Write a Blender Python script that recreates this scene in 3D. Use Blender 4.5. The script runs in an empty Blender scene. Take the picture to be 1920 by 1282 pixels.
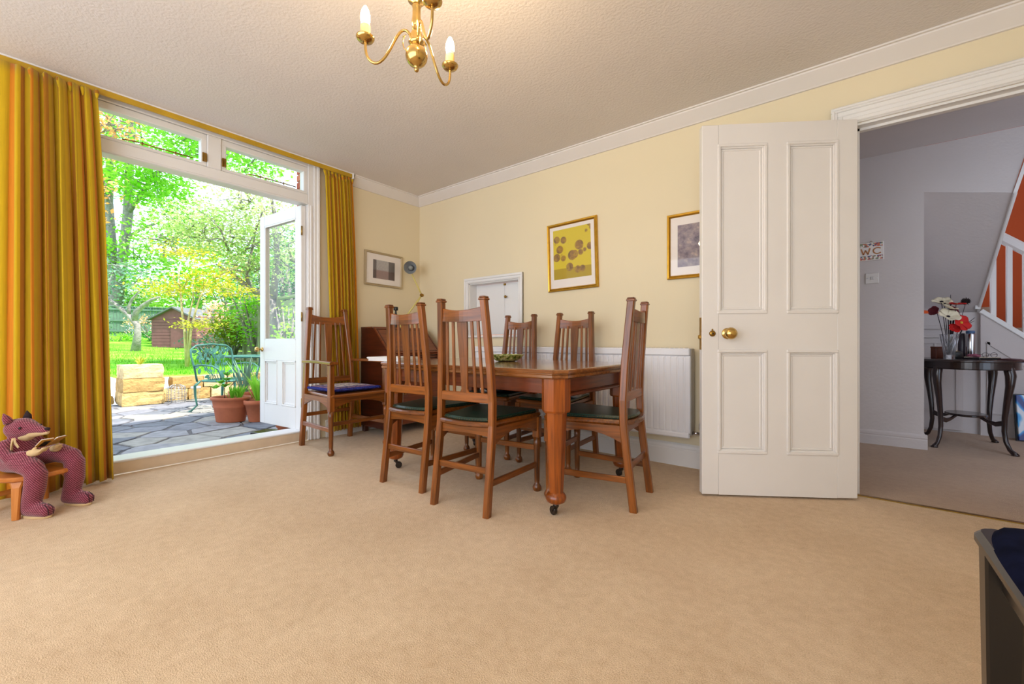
import bpy, math, random
from mathutils import Vector, Matrix, noise as mnoise
sc = bpy.context.scene
col = sc.collection
random.seed(7)
PI = math.pi

# ------------------------------------------------------------------ camera
cam_d = bpy.data.cameras.new('camera')
cam_d.sensor_width = 36.0
cam_d.sensor_fit = 'HORIZONTAL'
cam_d.lens = 795.0 * 36.0 / 1920.0
cam_d.clip_start = 0.05
cam_d.clip_end = 300
cam = bpy.data.objects.new('camera', cam_d)
col.objects.link(cam)
cam.location = (3.70, -3.053, 0.86)
cam.rotation_euler = (PI / 2, 0, math.radians(38.17))
sc.camera = cam

# ------------------------------------------------------------------ world, sun, fill lamps, exposure
world = bpy.data.worlds.new('world')
sc.world = world
world.use_nodes = True
wn = world.node_tree.nodes
wn.clear()
w_out = wn.new('ShaderNodeOutputWorld')
w_bg = wn.new('ShaderNodeBackground')
w_bg.inputs['Color'].default_value = (0.68, 0.81, 1.0, 1)
w_bg.inputs['Strength'].default_value = 2.5
world.node_tree.links.new(w_bg.outputs[0], w_out.inputs[0])

def lamp(name, kind, loc, target, energy, color, **kw):
    d = bpy.data.lights.new(name, kind)
    d.energy = energy
    d.color = color
    for k, v in kw.items():
        setattr(d, k, v)
    o = bpy.data.objects.new(name, d)
    col.objects.link(o)
    o.location = loc
    o.rotation_euler = (Vector(target) - Vector(loc)).to_track_quat('-Z', 'Y').to_euler()
    return o

lamp('sun', 'SUN', (8, 4, 14), (0.0, 0.6, 0), 8.0, (1.0, 0.96, 0.88), angle=math.radians(0.8))
# fill lamp added behind the camera, set in an invented window opening
lamp('rear_fill_light', 'AREA', (2.6, -4.42, 1.32), (2.6, 0, 1.25), 40.0, (1.0, 0.95, 0.88),
     shape='RECTANGLE', size=4.3, size_y=1.9)
# fill lamp added before the blank end wall of the hall
lamp('hall_fill_light', 'AREA', (6.25, 0.9, 1.3), (4.0, 1.3, 0.9), 7.0, (0.86, 0.88, 1.0),
     shape='RECTANGLE', size=1.2, size_y=1.7)
# fill lamp added under the stairwell ceiling, with no window behind it
lamp('stairwell_fill_light', 'AREA', (5.6, 2.6, 4.7), (5.2, 3.0, 1.0), 14.0, (0.9, 0.92, 1.0), shape='RECTANGLE', size=0.9, size_y=0.7)
sc.view_settings.view_transform = 'Standard'
sc.view_settings.look = 'None'
sc.view_settings.gamma = 1.0
sc.view_settings.use_curve_mapping = False
sc.view_settings.exposure = 0.14

# ------------------------------------------------------------------ mesh helpers
def V(*a):
    return Vector(a)

class MB:
    """collects verts / faces with a grain coordinate per vertex"""
    def __init__(s):
        s.v = []; s.f = []; s.g = []; s.sm = []; s.mi = []; s.cm = 0

    def add(s, verts, faces, gcs=None, smooth=False):
        n = len(s.v)
        s.v += [tuple(p) for p in verts]
        if gcs is None:
            gcs = [tuple(p) for p in verts]
        s.g += [tuple(p) for p in gcs]
        for k, fc in enumerate(faces):
            s.f.append(tuple(i + n for i in fc))
            s.sm.append(smooth[k] if isinstance(smooth, list) else smooth)
            s.mi.append(s.cm)
        return s

    def loft(s, centers, profs, up=(0, 0, 1), smooth=False, caps=True, fr=None, closed=False):
        C = [Vector(c) for c in centers]
        n = len(C)
        if not isinstance(profs[0][0], (list, tuple)):
            profs = [profs] * n
        off = random.random() * 9
        verts = []; g = []
        L = 0.0
        u_prev = None
        for i in range(n):
            if i:
                L += (C[i] - C[i - 1]).length
            if fr:
                u, v = Vector(fr[0]), Vector(fr[1])
            else:
                if closed:
                    t = C[(i + 1) % n] - C[i - 1]
                elif i == 0:
                    t = C[1] - C[0]
                elif i == n - 1:
                    t = C[-1] - C[-2]
                else:
                    t = (C[i + 1] - C[i]).normalized() + (C[i] - C[i - 1]).normalized()
                t.normalize()
                if u_prev is None:
                    upv = Vector(up)
                    if abs(t.dot(upv)) > 0.98:
                        upv = Vector((0, 1, 0)) if abs(t.y) < 0.9 else Vector((1, 0, 0))
                    u = upv.cross(t).normalized()
                else:
                    u = (u_prev - t * u_prev.dot(t))
                    if u.length < 1e-5:
                        u = Vector(up).cross(t)
                    u.normalize()
                v = t.cross(u).normalized()
                u_prev = u
            for (a, b) in profs[i]:
                verts.append(C[i] + u * a + v * b)
                g.append((L + off, a + off, b))
        m = len(profs[0])
        faces = []
        sm = []
        rng = n if closed else n - 1
        for i in range(rng):
            for j in range(m):
                k = (j + 1) % m
                i2 = (i + 1) % n
                faces.append((i * m + j, i * m + k, i2 * m + k, i2 * m + j))
                sm.append(smooth)
        if caps and not closed:
            faces.append(tuple(reversed(range(m)))); sm.append(False)
            faces.append(tuple((n - 1) * m + j for j in range(m))); sm.append(False)
        return s.add(verts, faces, g, sm)

    def tube(s, path, r, n=8, up=(0, 0, 1), caps=True, closed=False):
        if not isinstance(r, (list, tuple)):
            r = [r] * len(path)
        profs = [[(q * math.cos(2 * PI * k / n), q * math.sin(2 * PI * k / n)) for k in range(n)] for q in r]
        return s.loft(path, profs, up, True, caps, closed=closed)

    def lathe(s, prof, c=(0, 0, 0), n=16, axis='z', smooth=True, sx=1.0, sy=1.0):
        """prof: list of (r, z)"""
        cx, cy, cz = c
        if axis == 'z':
            cen = [(cx, cy, cz + z) for r, z in prof]; fr = ((1, 0, 0), (0, 1, 0))
        elif axis == 'x':
            cen = [(cx + z, cy, cz) for r, z in prof]; fr = ((0, 1, 0), (0, 0, 1))
        else:
            cen = [(cx, cy + z, cz) for r, z in prof]; fr = ((0, 0, 1), (1, 0, 0))
        profs = [[(max(r, 1e-4) * sx * math.cos(2 * PI * k / n), max(r, 1e-4) * sy * math.sin(2 * PI * k / n)) for k in range(n)] for r, z in prof]
        return s.loft(cen, profs, smooth=smooth, fr=fr)

    def bar(s, p0, p1, w, h, up=(0, 0, 1), w1=None, h1=None, ch=0.0):
        w1 = w if w1 is None else w1
        h1 = h if h1 is None else h1
        return s.loft([p0, p1], [rect(w, h, ch), rect(w1, h1, ch)], up)

    def box(s, c, size, ch=0.0, rot=None):
        """axis-aligned (or rotated about z by rot) chamfered box, grain along its longest side"""
        x, y, z = [q / 2 for q in size]
        ch = min(ch, x * 0.9, y * 0.9, z * 0.9)
        ax = max(range(3), key=lambda i: size[i])
        off = random.random() * 9
        if ch <= 0:
            pts = [(a * x, b * y, d * z) for d in (-1, 1) for b in (-1, 1) for a in (-1, 1)]
            faces = [(0, 2, 3, 1), (4, 5, 7, 6), (0, 1, 5, 4), (2, 6, 7, 3), (0, 4, 6, 2), (1, 3, 7, 5)]
        else:
            pts = []; idx = {}
            for sx in (-1, 1):
                for sy in (-1, 1):
                    for sz in (-1, 1):
                        for k in range(3):
                            p = [sx * (x - ch), sy * (y - ch), sz * (z - ch)]
                            p[k] += (sx, sy, sz)[k] * ch
                            idx[(sx, sy, sz, k)] = len(pts)
                            pts.append(tuple(p))
            faces = []
            for k in range(3):
                o = [i for i in range(3) if i != k]
                for sg in (-1, 1):
                    q = []
                    for a, b in ((-1, -1), (1, -1), (1, 1), (-1, 1)):
                        t = [0, 0, 0]; t[k] = sg; t[o[0]] = a; t[o[1]] = b
                        q.append(idx[(t[0], t[1], t[2], k)])
                    faces.append(tuple(q))
            for k in range(3):
                o = [i for i in range(3) if i != k]
                for a in (-1, 1):
                    for b in (-1, 1):
                        t0 = [0, 0, 0]; t1 = [0, 0, 0]
                        t0[k] = -1; t1[k] = 1
                        t0[o[0]] = t1[o[0]] = a; t0[o[1]] = t1[o[1]] = b
                        faces.append((idx[(*t0, o[0])], idx[(*t1, o[0])], idx[(*t1, o[1])], idx[(*t0, o[1])]))
            for sx in (-1, 1):
                for sy in (-1, 1):
                    for sz in (-1, 1):
                        faces.append(tuple(idx[(sx, sy, sz, k)] for k in range(3)))
        g = []
        for p in pts:
            q = [p[ax], p[(ax + 1) % 3], p[(ax + 2) % 3]]
            g.append((q[0] + off, q[1] + off, q[2]))
        if rot:
            ca, sa = math.cos(rot), math.sin(rot)
            pts = [(p[0] * ca - p[1] * sa, p[0] * sa + p[1] * ca, p[2]) for p in pts]
        return s.add([(p[0] + c[0], p[1] + c[1], p[2] + c[2]) for p in pts], faces, g)

    def bx(s, x0, x1, y0, y1, z0, z1, ch=0.0):
        return s.box(((x0 + x1) / 2, (y0 + y1) / 2, (z0 + z1) / 2), (abs(x1 - x0), abs(y1 - y0), abs(z1 - z0)), ch)

    def prism(s, pts, axis, a, b, inset=0.0):
        """extrude a polygon (2-D points) along axis from a to b"""
        n = len(pts)
        def mk(p, t):
            return {'x': (t, p[0], p[1]), 'y': (p[0], t, p[1]), 'z': (p[0], p[1], t)}[axis]
        verts = [mk(p, a) for p in pts] + [mk(p, b) for p in pts]
        faces = [tuple(reversed(range(n))), tuple(range(n, 2 * n))]
        faces += [(i, (i + 1) % n, n + (i + 1) % n, n + i) for i in range(n)]
        return s.add(verts, faces)

    def mesh(s, name):
        me = bpy.data.meshes.new(name)
        me.from_pydata(s.v, [], s.f)
        me.polygons.foreach_set('use_smooth', s.sm)
        if any(s.mi):
            me.polygons.foreach_set('material_index', s.mi)
        at = me.attributes.new('gc', 'FLOAT_VECTOR', 'POINT')
        flat = [x for t in s.g for x in t]
        at.data.foreach_set('vector', flat)
        me.update()
        import bmesh
        bm = bmesh.new(); bm.from_mesh(me)
        bmesh.ops.recalc_face_normals(bm, faces=bm.faces)
        bm.to_mesh(me); bm.free()
        return me

def rect(w, h, ch=0.0):
    a, b = w / 2, h / 2
    if ch <= 0:
        return [(-a, -b), (a, -b), (a, b), (-a, b)]
    c = min(ch, a * 0.9, b * 0.9)
    return [(-a + c, -b), (a - c, -b), (a, -b + c), (a, b - c), (a - c, b), (-a + c, b), (-a, b - c), (-a, -b + c)]

def ngon(r, n, ph=0.0):
    return [(r * math.cos(ph + 2 * PI * k / n), r * math.sin(ph + 2 * PI * k / n)) for k in range(n)]

def tag(o, label=None, cat=None, group=None, kind=None):
    if label: o['label'] = label
    if cat: o['category'] = cat
    if group: o['group'] = group
    if kind: o['kind'] = kind
    return o

def obj(name, mb, mat, parent=None, loc=None, rot=None, **kw):
    me = mb.mesh(name) if isinstance(mb, MB) else mb
    o = bpy.data.objects.new(name, me)
    col.objects.link(o)
    if mat is not None:
        for m in (mat if isinstance(mat, (list, tuple)) else [mat]):
            me.materials.append(m)
    if parent: o.parent = parent
    if loc: o.location = loc
    if rot: o.rotation_euler = rot
    return tag(o, **kw)

def empty(name, loc=(0, 0, 0), rz=0.0, **kw):
    o = bpy.data.objects.new(name, None)
    o.empty_display_size = 0.1
    col.objects.link(o)
    o.location = loc
    o.rotation_euler = (0, 0, rz)
    return tag(o, **kw)

def share(name, src, parent, loc=None, rot=None, scale=None):
    o = bpy.data.objects.new(name, src.data)
    col.objects.link(o)
    o.parent = parent
    if loc: o.location = loc
    if rot: o.rotation_euler = rot
    if scale: o.scale = scale
    return o

def copy_tree(o, parent=None):
    c = o.copy(); col.objects.link(c); c.parent = parent
    for ch in list(o.children):
        copy_tree(ch, c)
    return c

# ------------------------------------------------------------------ materials
def lin(c):
    c = c / 255.0
    return c / 12.92 if c <= 0.04045 else ((c + 0.055) / 1.055) ** 2.4

def S(r, g, b):
    return (lin(r), lin(g), lin(b), 1.0)

class NT:
    def __init__(s, name):
        s.m = bpy.data.materials.new(name)
        s.m.use_nodes = True
        s.t = s.m.node_tree
        s.b = s.t.nodes['Principled BSDF']
        s.o = s.t.nodes['Material Output']
    def n(s, kind, **kw):
        nd = s.t.nodes.new(kind)
        for k, v in kw.items():
            if k.startswith('i_'):
                nd.inputs[k[2:].replace('_', ' ')].default_value = v
            else:
                setattr(nd, k, v)
        return nd
    def l(s, a, b):
        s.t.links.new(a, b)
    def obj_co(s, scale=(1, 1, 1)):
        tc = s.n('ShaderNodeTexCoord')
        mp = s.n('ShaderNodeMapping')
        mp.inputs['Scale'].default_value = scale
        s.l(tc.outputs['Object'], mp.inputs['Vector'])
        return mp.outputs[0]
    def gc(s, scale=(1, 1, 1)):
        a = s.n('ShaderNodeAttribute', attribute_name='gc')
        mp = s.n('ShaderNodeMapping')
        mp.inputs['Scale'].default_value = scale
        s.l(a.outputs['Vector'], mp.inputs['Vector'])
        return mp.outputs[0]
    def noise(s, vec, scale, detail=3.0, rough=0.55):
        nd = s.n('ShaderNodeTexNoise')
        nd.inputs['Scale'].default_value = scale
        nd.inputs['Detail'].default_value = detail
        nd.inputs['Roughness'].default_value = rough
        if vec is not None: s.l(vec, nd.inputs['Vector'])
        return nd
    def ramp(s, fac, stops, interp='LINEAR'):
        r = s.n('ShaderNodeValToRGB')
        r.color_ramp.interpolation = interp
        el = r.color_ramp.elements
        while len(el) < len(stops): el.new(0.5)
        for e, (p, c) in zip(el, stops):
            e.position = p; e.color = c
        s.l(fac, r.inputs['Fac'])
        return r.outputs['Color']
    def bump(s, h, strength=0.2, dist=0.01):
        b = s.n('ShaderNodeBump')
        b.inputs['Strength'].default_value = strength
        b.inputs['Distance'].default_value = dist
        s.l(h, b.inputs['Height'])
        s.l(b.outputs['Normal'], s.b.inputs['Normal'])

def plain(name, c, rough=0.5, metal=0.0, var=0.06, scale=6.0, bump=0.0, bscale=60.0, bdist=0.004, coat=0.0, sheen=0.0, spec=None, detail=3.0):
    t = NT(name)
    vec = t.obj_co()
    nz = t.noise(vec, scale, detail)
    lo = tuple(x * (1 - var) for x in c[:3]) + (1,)
    hi = tuple(min(1, x * (1 + var)) for x in c[:3]) + (1,)
    t.l(t.ramp(nz.outputs['Fac'], [(0.3, lo), (0.7, hi)]), t.b.inputs['Base Color'])
    t.b.inputs['Roughness'].default_value = rough
    t.b.inputs['Metallic'].default_value = metal
    if coat: t.b.inputs['Coat Weight'].default_value = coat; t.b.inputs['Coat Roughness'].default_value = 0.15
    if sheen: t.b.inputs['Sheen Weight'].default_value = sheen
    if spec is not None: t.b.inputs['Specular IOR Level'].default_value = spec
    if bump:
        n2 = t.noise(vec, bscale, 2.0)
        t.bump(n2.outputs['Fac'], bump, bdist)
    return t.m

def wood(name, dark, light, rough=0.35, stretch=14.0, scale=5.0, coat=0.25):
    t = NT(name)
    vec = t.gc((scale, scale * stretch, scale * stretch))
    n1 = t.noise(vec, 1.0, 4.0, 0.6)
    v2 = t.gc((1.6, 6, 6))
    n2 = t.noise(v2, 1.0, 2.0)
    mx = t.n('ShaderNodeMath', operation='MULTIPLY_ADD')
    mx.inputs[1].default_value = 0.55
    t.l(n1.outputs['Fac'], mx.inputs[0])
    m2 = t.n('ShaderNodeMath', operation='MULTIPLY'); m2.inputs[1].default_value = 0.45
    t.l(n2.outputs['Fac'], m2.inputs[0]); t.l(m2.outputs[0], mx.inputs[2])
    t.l(t.ramp(mx.outputs[0], [(0.32, dark), (0.66, light)]), t.b.inputs['Base Color'])
    t.b.inputs['Roughness'].default_value = rough
    t.b.inputs['Coat Weight'].default_value = coat
    t.b.inputs['Coat Roughness'].default_value = 0.2
    t.bump(n1.outputs['Fac'], 0.06, 0.002)
    return t.m

def glass(name, tint=(0.97, 0.99, 0.98, 1), refl=0.03):
    t = NT(name)
    tr = t.n('ShaderNodeBsdfTransparent'); tr.inputs[0].default_value = tint
    gl = t.n('ShaderNodeBsdfGlossy'); gl.inputs['Roughness'].default_value = 0.02
    lw = t.n('ShaderNodeLayerWeight'); lw.inputs['Blend'].default_value = 0.12
    mx = t.n('ShaderNodeMixShader')
    t.l(lw.outputs['Facing'], mx.inputs[0]); 
    mul = t.n('ShaderNodeMath', operation='MULTIPLY_ADD'); mul.inputs[1].default_value = 0.10; mul.inputs[2].default_value = refl
    t.l(lw.outputs['Facing'], mul.inputs[0]); t.l(mul.outputs[0], mx.inputs[0])
    t.l(tr.outputs[0], mx.inputs[1]); t.l(gl.outputs[0], mx.inputs[2])
    t.l(mx.outputs[0], t.o.inputs['Surface'])
    return t.m

def leafmat(name, c1, c2, trans=0.45):
    t = NT(name)
    vec = t.gc((1, 1, 1))
    nz = t.noise(vec, 2.2, 3.0)
    cr = t.ramp(nz.outputs['Fac'], [(0.33, c1), (0.67, c2)])
    df = t.n('ShaderNodeBsdfDiffuse'); tl = t.n('ShaderNodeBsdfTranslucent')
    t.l(cr, df.inputs['Color']); t.l(cr, tl.inputs['Color'])
    mx = t.n('ShaderNodeMixShader'); mx.inputs[0].default_value = trans
    t.l(df.outputs[0], mx.inputs[1]); t.l(tl.outputs[0], mx.inputs[2])
    t.l(mx.outputs[0], t.o.inputs['Surface'])
    return t.m

M = {}
M['white'] = plain('white_gloss_paint', S(232, 230, 228), 0.35, var=0.02, scale=3)
M['white_door'] = plain('door_white_paint', S(226, 222, 218), 0.4, var=0.025, scale=2.5)
M['cream'] = plain('cream_wall_paint', S(230, 216, 184), 0.75, var=0.02, scale=1.2, bump=0.06, bscale=90)
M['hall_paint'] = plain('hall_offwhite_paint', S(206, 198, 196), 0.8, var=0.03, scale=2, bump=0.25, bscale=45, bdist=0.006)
M['ceiling'] = plain('textured_ceiling', S(224, 217, 213), 0.9, var=0.03, scale=1.5, bump=0.5, bscale=70, bdist=0.006, detail=4)
M['cornice'] = plain('cornice_white', S(228, 222, 218), 0.6, var=0.015)
M['orange_wall'] = plain('burnt_orange_paint', S(190, 78, 20), 0.7, var=0.04, scale=3)
M['brass'] = plain('polished_brass', S(206, 172, 104), 0.2, 1.0, var=0.05, scale=20)
M['brass_dull'] = plain('aged_brass', S(160, 125, 60), 0.35, 1.0, var=0.15, scale=60)
M['chrome'] = plain('chrome', S(200, 200, 205), 0.15, 1.0, var=0.03)
M['gold'] = plain('gilt_frame', S(206, 160, 58), 0.3, 0.85, var=0.1, scale=30)
M['pale_wood'] = wood('pale_frame_wood', S(168, 148, 112), S(196, 176, 138), 0.5)
M['mount'] = plain('mount_card', S(236, 228, 222), 0.85, var=0.01)
M['glass'] = glass('clear_glass')
M['picglass'] = glass('picture_glass', (1, 1, 1, 1), 0.02)
M['oak'] = wood('red_brown_oak', S(62, 31, 8), S(158, 88, 27), 0.3)
M['table_wood'] = wood('polished_table_top', S(92, 48, 20), S(156, 96, 46), 0.10, coat=0.7)
M['table_leg'] = wood('table_leg_oak', S(92, 42, 10), S(172, 86, 20), 0.28)
M['bureau'] = wood('dark_mahogany', S(44, 16, 10), S(96, 40, 20), 0.3)
M['bureau_fall'] = wood('bureau_fall_mahogany', S(84, 36, 16), S(136, 66, 30), 0.3)
M['bench_wood'] = wood('honey_pine', S(170, 92, 30), S(206, 130, 52), 0.4)
M['black_lacquer'] = plain('black_lacquer', S(20, 16, 14), 0.32, var=0.2, scale=8, coat=0.15)
M['ebony'] = wood('dark_hall_table_wood', S(22, 12, 12), S(44, 24, 22), 0.22, coat=0.5)
M['green_leather'] = plain('dark_green_leather', S(26, 52, 42), 0.32, var=0.25, scale=14, bump=0.15, bscale=140, bdist=0.002)
M['navy_velvet'] = plain('navy_velvet', S(14, 18, 40), 0.95, var=0.3, scale=30, spec=0.05)
M['black'] = plain('black_plastic', S(20, 20, 22), 0.4, var=0.1)
M['rubber'] = plain('dark_caster', S(34, 24, 18), 0.35, var=0.1)
M['ivory'] = plain('ivory_candle_sleeve', S(236, 196, 130), 0.5, var=0.03)
M['terracotta'] = plain('terracotta', S(184, 104, 70), 0.8, var=0.1, scale=9, bump=0.1)
M['soil'] = plain('potting_soil', S(60, 42, 30), 0.95, var=0.3, scale=40, bump=0.5)
M['green_iron'] = plain('verdigris_painted_iron', S(58, 112, 100), 0.5, var=0.15, scale=20)
M['paper'] = plain('white_paper', S(236, 234, 232), 0.7, var=0.02)
M['lampcream'] = plain('lamp_cream_enamel', S(214, 200, 120), 0.4, var=0.04)
M['lampgrey'] = plain('lamp_shade_inside_grey', S(168, 172, 176), 0.4, var=0.04)
M['radiator'] = plain('radiator_enamel', S(238, 238, 242), 0.32, var=0.01)
M['sill_wood'] = plain('worn_cream_sill', S(216, 196, 170), 0.5, var=0.06, scale=9)

def carpet(name, a, b, k=1.0):
    t = NT(name)
    vec = t.obj_co()
    fine = t.noise(vec, 260.0, 2.0)
    big = t.noise(vec, 2.2, 4.0)
    mid = t.noise(vec, 28.0, 3.0)
    m1 = t.n('ShaderNodeMath', operation='MULTIPLY_ADD'); m1.inputs[1].default_value = 0.5
    m2 = t.n('ShaderNodeMath', operation='MULTIPLY_ADD'); m2.inputs[1].default_value = 0.25
    m3 = t.n('ShaderNodeMath', operation='MULTIPLY'); m3.inputs[1].default_value = 0.25
    t.l(mid.outputs['Fac'], m3.inputs[0]); t.l(big.outputs['Fac'], m2.inputs[0]); t.l(m3.outputs[0], m2.inputs[2])
    t.l(fine.outputs['Fac'], m1.inputs[0]); t.l(m2.outputs[0], m1.inputs[2])
    t.l(t.ramp(m1.outputs[0], [(0.3, a), (0.7, b)]), t.b.inputs['Base Color'])
    t.b.inputs['Roughness'].default_value = 0.95
    t.b.inputs['Specular IOR Level'].default_value = 0.1
    t.b.inputs['Sheen Weight'].default_value = 0.15
    t.bump(fine.outputs['Fac'], 0.6 * k, 0.006)
    return t.m
M['carpet'] = carpet('beige_carpet', S(183, 150, 113), S(235, 208, 173))
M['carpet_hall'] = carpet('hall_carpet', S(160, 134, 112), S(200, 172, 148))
# ------------------------------------------------------------------ the room shell
CEIL = 2.43
RX = 5.1
RY = -4.3

def struct(name, mb, mat, label, cat, parent=None):
    return obj(name, mb, mat, parent, label=label, cat=cat, kind='structure')

struct('floor', MB().bx(0, RX, RY, 0.0, -0.12, 0.0), M['carpet'], 'beige cut-pile carpet covering the dining room floor', 'floor')
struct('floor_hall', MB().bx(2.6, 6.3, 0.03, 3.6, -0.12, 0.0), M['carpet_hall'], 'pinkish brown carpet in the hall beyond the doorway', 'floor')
struct('ceiling', MB().bx(-0.0, RX, RY, 0.0, CEIL, CEIL + 0.12), M['ceiling'], 'textured off-white dining room ceiling', 'ceiling')
struct('ceiling_hall', MB().bx(2.6, 6.3, 0.12, 1.66, CEIL, CEIL + 0.12), M['hall_paint'], 'hall ceiling beyond the doorway', 'ceiling')

# back wall with hatch and doorway openings
HX0, HX1, HZ0, HZ1 = 0.76, 1.38, 0.925, 1.435
DX0, DX1, DZ = 3.74, 4.56, 2.08
w = MB()
w.bx(-0.25, HX0, 0, 0.12, 0, CEIL)
w.bx(HX0, HX1, 0, 0.12, 0, HZ0)
w.bx(HX0, HX1, 0, 0.12, HZ1, CEIL)
w.bx(HX1, DX0, 0, 0.12, 0, CEIL)
w.bx(DX0, DX1, 0, 0.12, DZ, CEIL)
w.bx(DX1, RX + 0.12, 0, 0.12, 0, CEIL)
struct('wall_back', w, M['cream'], 'cream painted wall with the serving hatch and hall doorway', 'wall')
struct('wall_right', MB().bx(RX, RX + 0.12, RY - 0.2, 0, 0, CEIL), M['cream'], 'cream painted wall to the right, out of view', 'wall')
w = MB()
w.bx(-0.25, 0.45, RY - 0.2, RY, 0, CEIL); w.bx(4.75, RX, RY - 0.2, RY, 0, CEIL)
w.bx(0.45, 4.75, RY - 0.2, RY, 0, 0.35); w.bx(0.45, 4.75, RY - 0.2, RY, 2.28, CEIL)  # wide opening invented to let fill light in from behind the camera
struct('wall_front', w, M['cream'], 'cream wall behind the viewpoint with a wide opening added for fill light', 'wall')
# window wall, which goes on up as the outside wall of the house
OY0, OY1, OZ1 = -2.66, -1.19, CEIL
w = MB()
w.bx(-0.25, 0, -5.6, OY0, -0.2, CEIL)
w.bx(-0.25, 0, OY1, 0.0, -0.2, CEIL)
w.bx(-0.25, -0.16, OY0, OY1, -0.2, 0.0)
struct('wall_left', w, M['cream'], 'cream painted wall around the garden doors', 'wall')
w = MB()
w.bx(-0.25, 0.0, -5.6, 4.2, CEIL + 0.02, 4.9)
w.bx(-0.25, -0.02, 0.12, 4.2, -0.2, CEIL + 0.02)
struct('wall_house_upper', w, plain('outside_render', S(170, 110, 84), 0.9, var=0.1, scale=5), 'upper outside wall of the house above the garden doors', 'wall')

# skirting boards
def skirting(mb, p0, p1, nrm, hgt=0.155, th=0.02):
    """board from p0 to p1 (xy) standing off the wall in direction nrm, with a moulded top"""
    prof = [(0, 0), (th, 0), (th, hgt - 0.045), (th - 0.004, hgt - 0.04), (th - 0.004, hgt - 0.034), (th - 0.001, hgt - 0.03), (th - 0.003, hgt - 0.012), (0.008, hgt), (0, hgt)]
    vs = []
    for (x, y) in (p0, p1):
        vs += [(x + nrm[0] * a, y + nrm[1] * a, b) for a, b in prof]
    n = len(prof)
    fs = [(i, (i + 1) % n, n + (i + 1) % n, n + i) for i in range(n)] + [tuple(range(n)), tuple(range(n, 2 * n))]
    mb.add(vs, fs)
    return mb
struct('baseboard_back', skirting(MB(), (0, 0), (3.63, 0), (0, -1)), M['white'], 'white skirting board under the radiator', 'skirting board')
struct('baseboard_left', skirting(MB(), (0, -1.08), (0, -0.0), (1, 0)), M['white'], 'white skirting board beside the garden doors', 'skirting board')
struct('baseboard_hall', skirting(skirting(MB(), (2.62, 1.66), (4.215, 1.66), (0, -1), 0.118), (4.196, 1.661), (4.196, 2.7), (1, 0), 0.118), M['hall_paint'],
       'white skirting board at the foot of the hall wall', 'skirting board')

# coved cornice, mitred in the corner
CP = [(0.0, 2.345), (0.012, 2.346), (0.016, 2.352), (0.03, 2.366), (0.05, 2.385), (0.068, 2.402), (0.078, 2.412), (0.08, 2.42), (0.092, 2.421), (0.092, CEIL), (0.0, CEIL)]
def cornice(a, b):
    n = len(CP)
    vs = [a(d, z) for d, z in CP] + [b(d, z) for d, z in CP]
    fs = [(i, (i + 1) % n, n + (i + 1) % n, n + i) for i in range(n)] + [tuple(range(n)), tuple(range(n, 2 * n))]
    return MB().add(vs, fs)
struct('trim_1', cornice(lambda d, z: (d, -d, z), lambda d, z: (RX, -d, z)), M['cornice'], 'white coved cornice along the wall with the pictures', 'cornice')
struct('trim_2', cornice(lambda d, z: (d, -d, z), lambda d, z: (d, -0.835 + 0.2 * (CEIL - z), z)), M['cornice'], 'short white coved cornice above the small street print', 'cornice')

# door architrave and lining
t3 = empty('trim_3', (0, 0, 0), label='white moulded architrave around the hall doorway', cat='architrave', kind='structure')
def arch_piece(side):
    m = MB()
    for k, (a, b, d) in enumerate([(0.0, 0.105, 0.016), (0.006, 0.03, 0.024), (0.05, 0.105, 0.022), (0.075, 0.105, 0.032), (0.085, 0.10, 0.038)]):
        if side == 'top':
            m.bx(DX0 - b, DX1 + b, -d, 0, DZ + a, DZ + b, 0.004)
        elif side == 'left':
            m.bx(DX0 - b, DX0 - a, -d, 0, 0, DZ + a, 0.004)
        else:
            m.bx(DX1 + a, DX1 + b, -d, 0, 0, DZ + a, 0.004)
    return m
for sd in ('left', 'right', 'top'):
    obj('architrave_' + ('head' if sd == 'top' else 'upright'), arch_piece(sd), M['white'], t3)
m = MB()
m.bx(DX0 - 0.001, DX0 + 0.012, 0.0, 0.12, 0, DZ); m.bx(DX1 - 0.012, DX1, 0.0, 0.12, 0, DZ); m.bx(DX0, DX1, 0, 0.12, DZ - 0.012, DZ)
m.bx(DX0, DX0 + 0.024, 0.05, 0.075, 0, DZ); m.bx(DX0, DX1, 0.05, 0.075, DZ - 0.026, DZ - 0.01)
obj('door_lining', m, M['white'], t3)
obj('threshold_strip', MB().bx(DX0, DX1, 0.0, 0.03, 0.0, 0.006, 0.003), M['brass_dull'], t3, label='thin brass carpet strip')

# ------------------------------------------------------------------ serving hatch
h = empty('window_2', (0, 0, 0), label='small white serving hatch with twin doors behind the far chairs', cat='serving hatch', kind='structure')
m = MB()
for a, b, d in [(0.0, 0.052, 0.016), (0.03, 0.052, 0.026), (0.006, 0.018, 0.022)]:
    m.bx(HX0 - b, HX1 + b, -d, 0, HZ1 + a, HZ1 + b, 0.003)
    m.bx(HX0 - b, HX0 - a, -d, 0, HZ0 - 0.0, HZ1 + a, 0.003)
    m.bx(HX1 + a, HX1 + b, -d, 0, HZ0 - 0.0, HZ1 + a, 0.003)
obj('architrave', m, M['white'], h)
obj('sill', MB().bx(HX0 - 0.06, HX1 + 0.06, -0.03, 0.1, HZ0 - 0.022, HZ0, 0.004), M['white'], h)
m = MB()
m.bx(HX0, HX0 + 0.008, 0, 0.12, HZ0, HZ1); m.bx(HX1 - 0.008, HX1, 0, 0.12, HZ0, HZ1); m.bx(HX0, HX1, 0, 0.12, HZ1 - 0.008, HZ1)
obj('reveal', m, M['white'], h)
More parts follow.
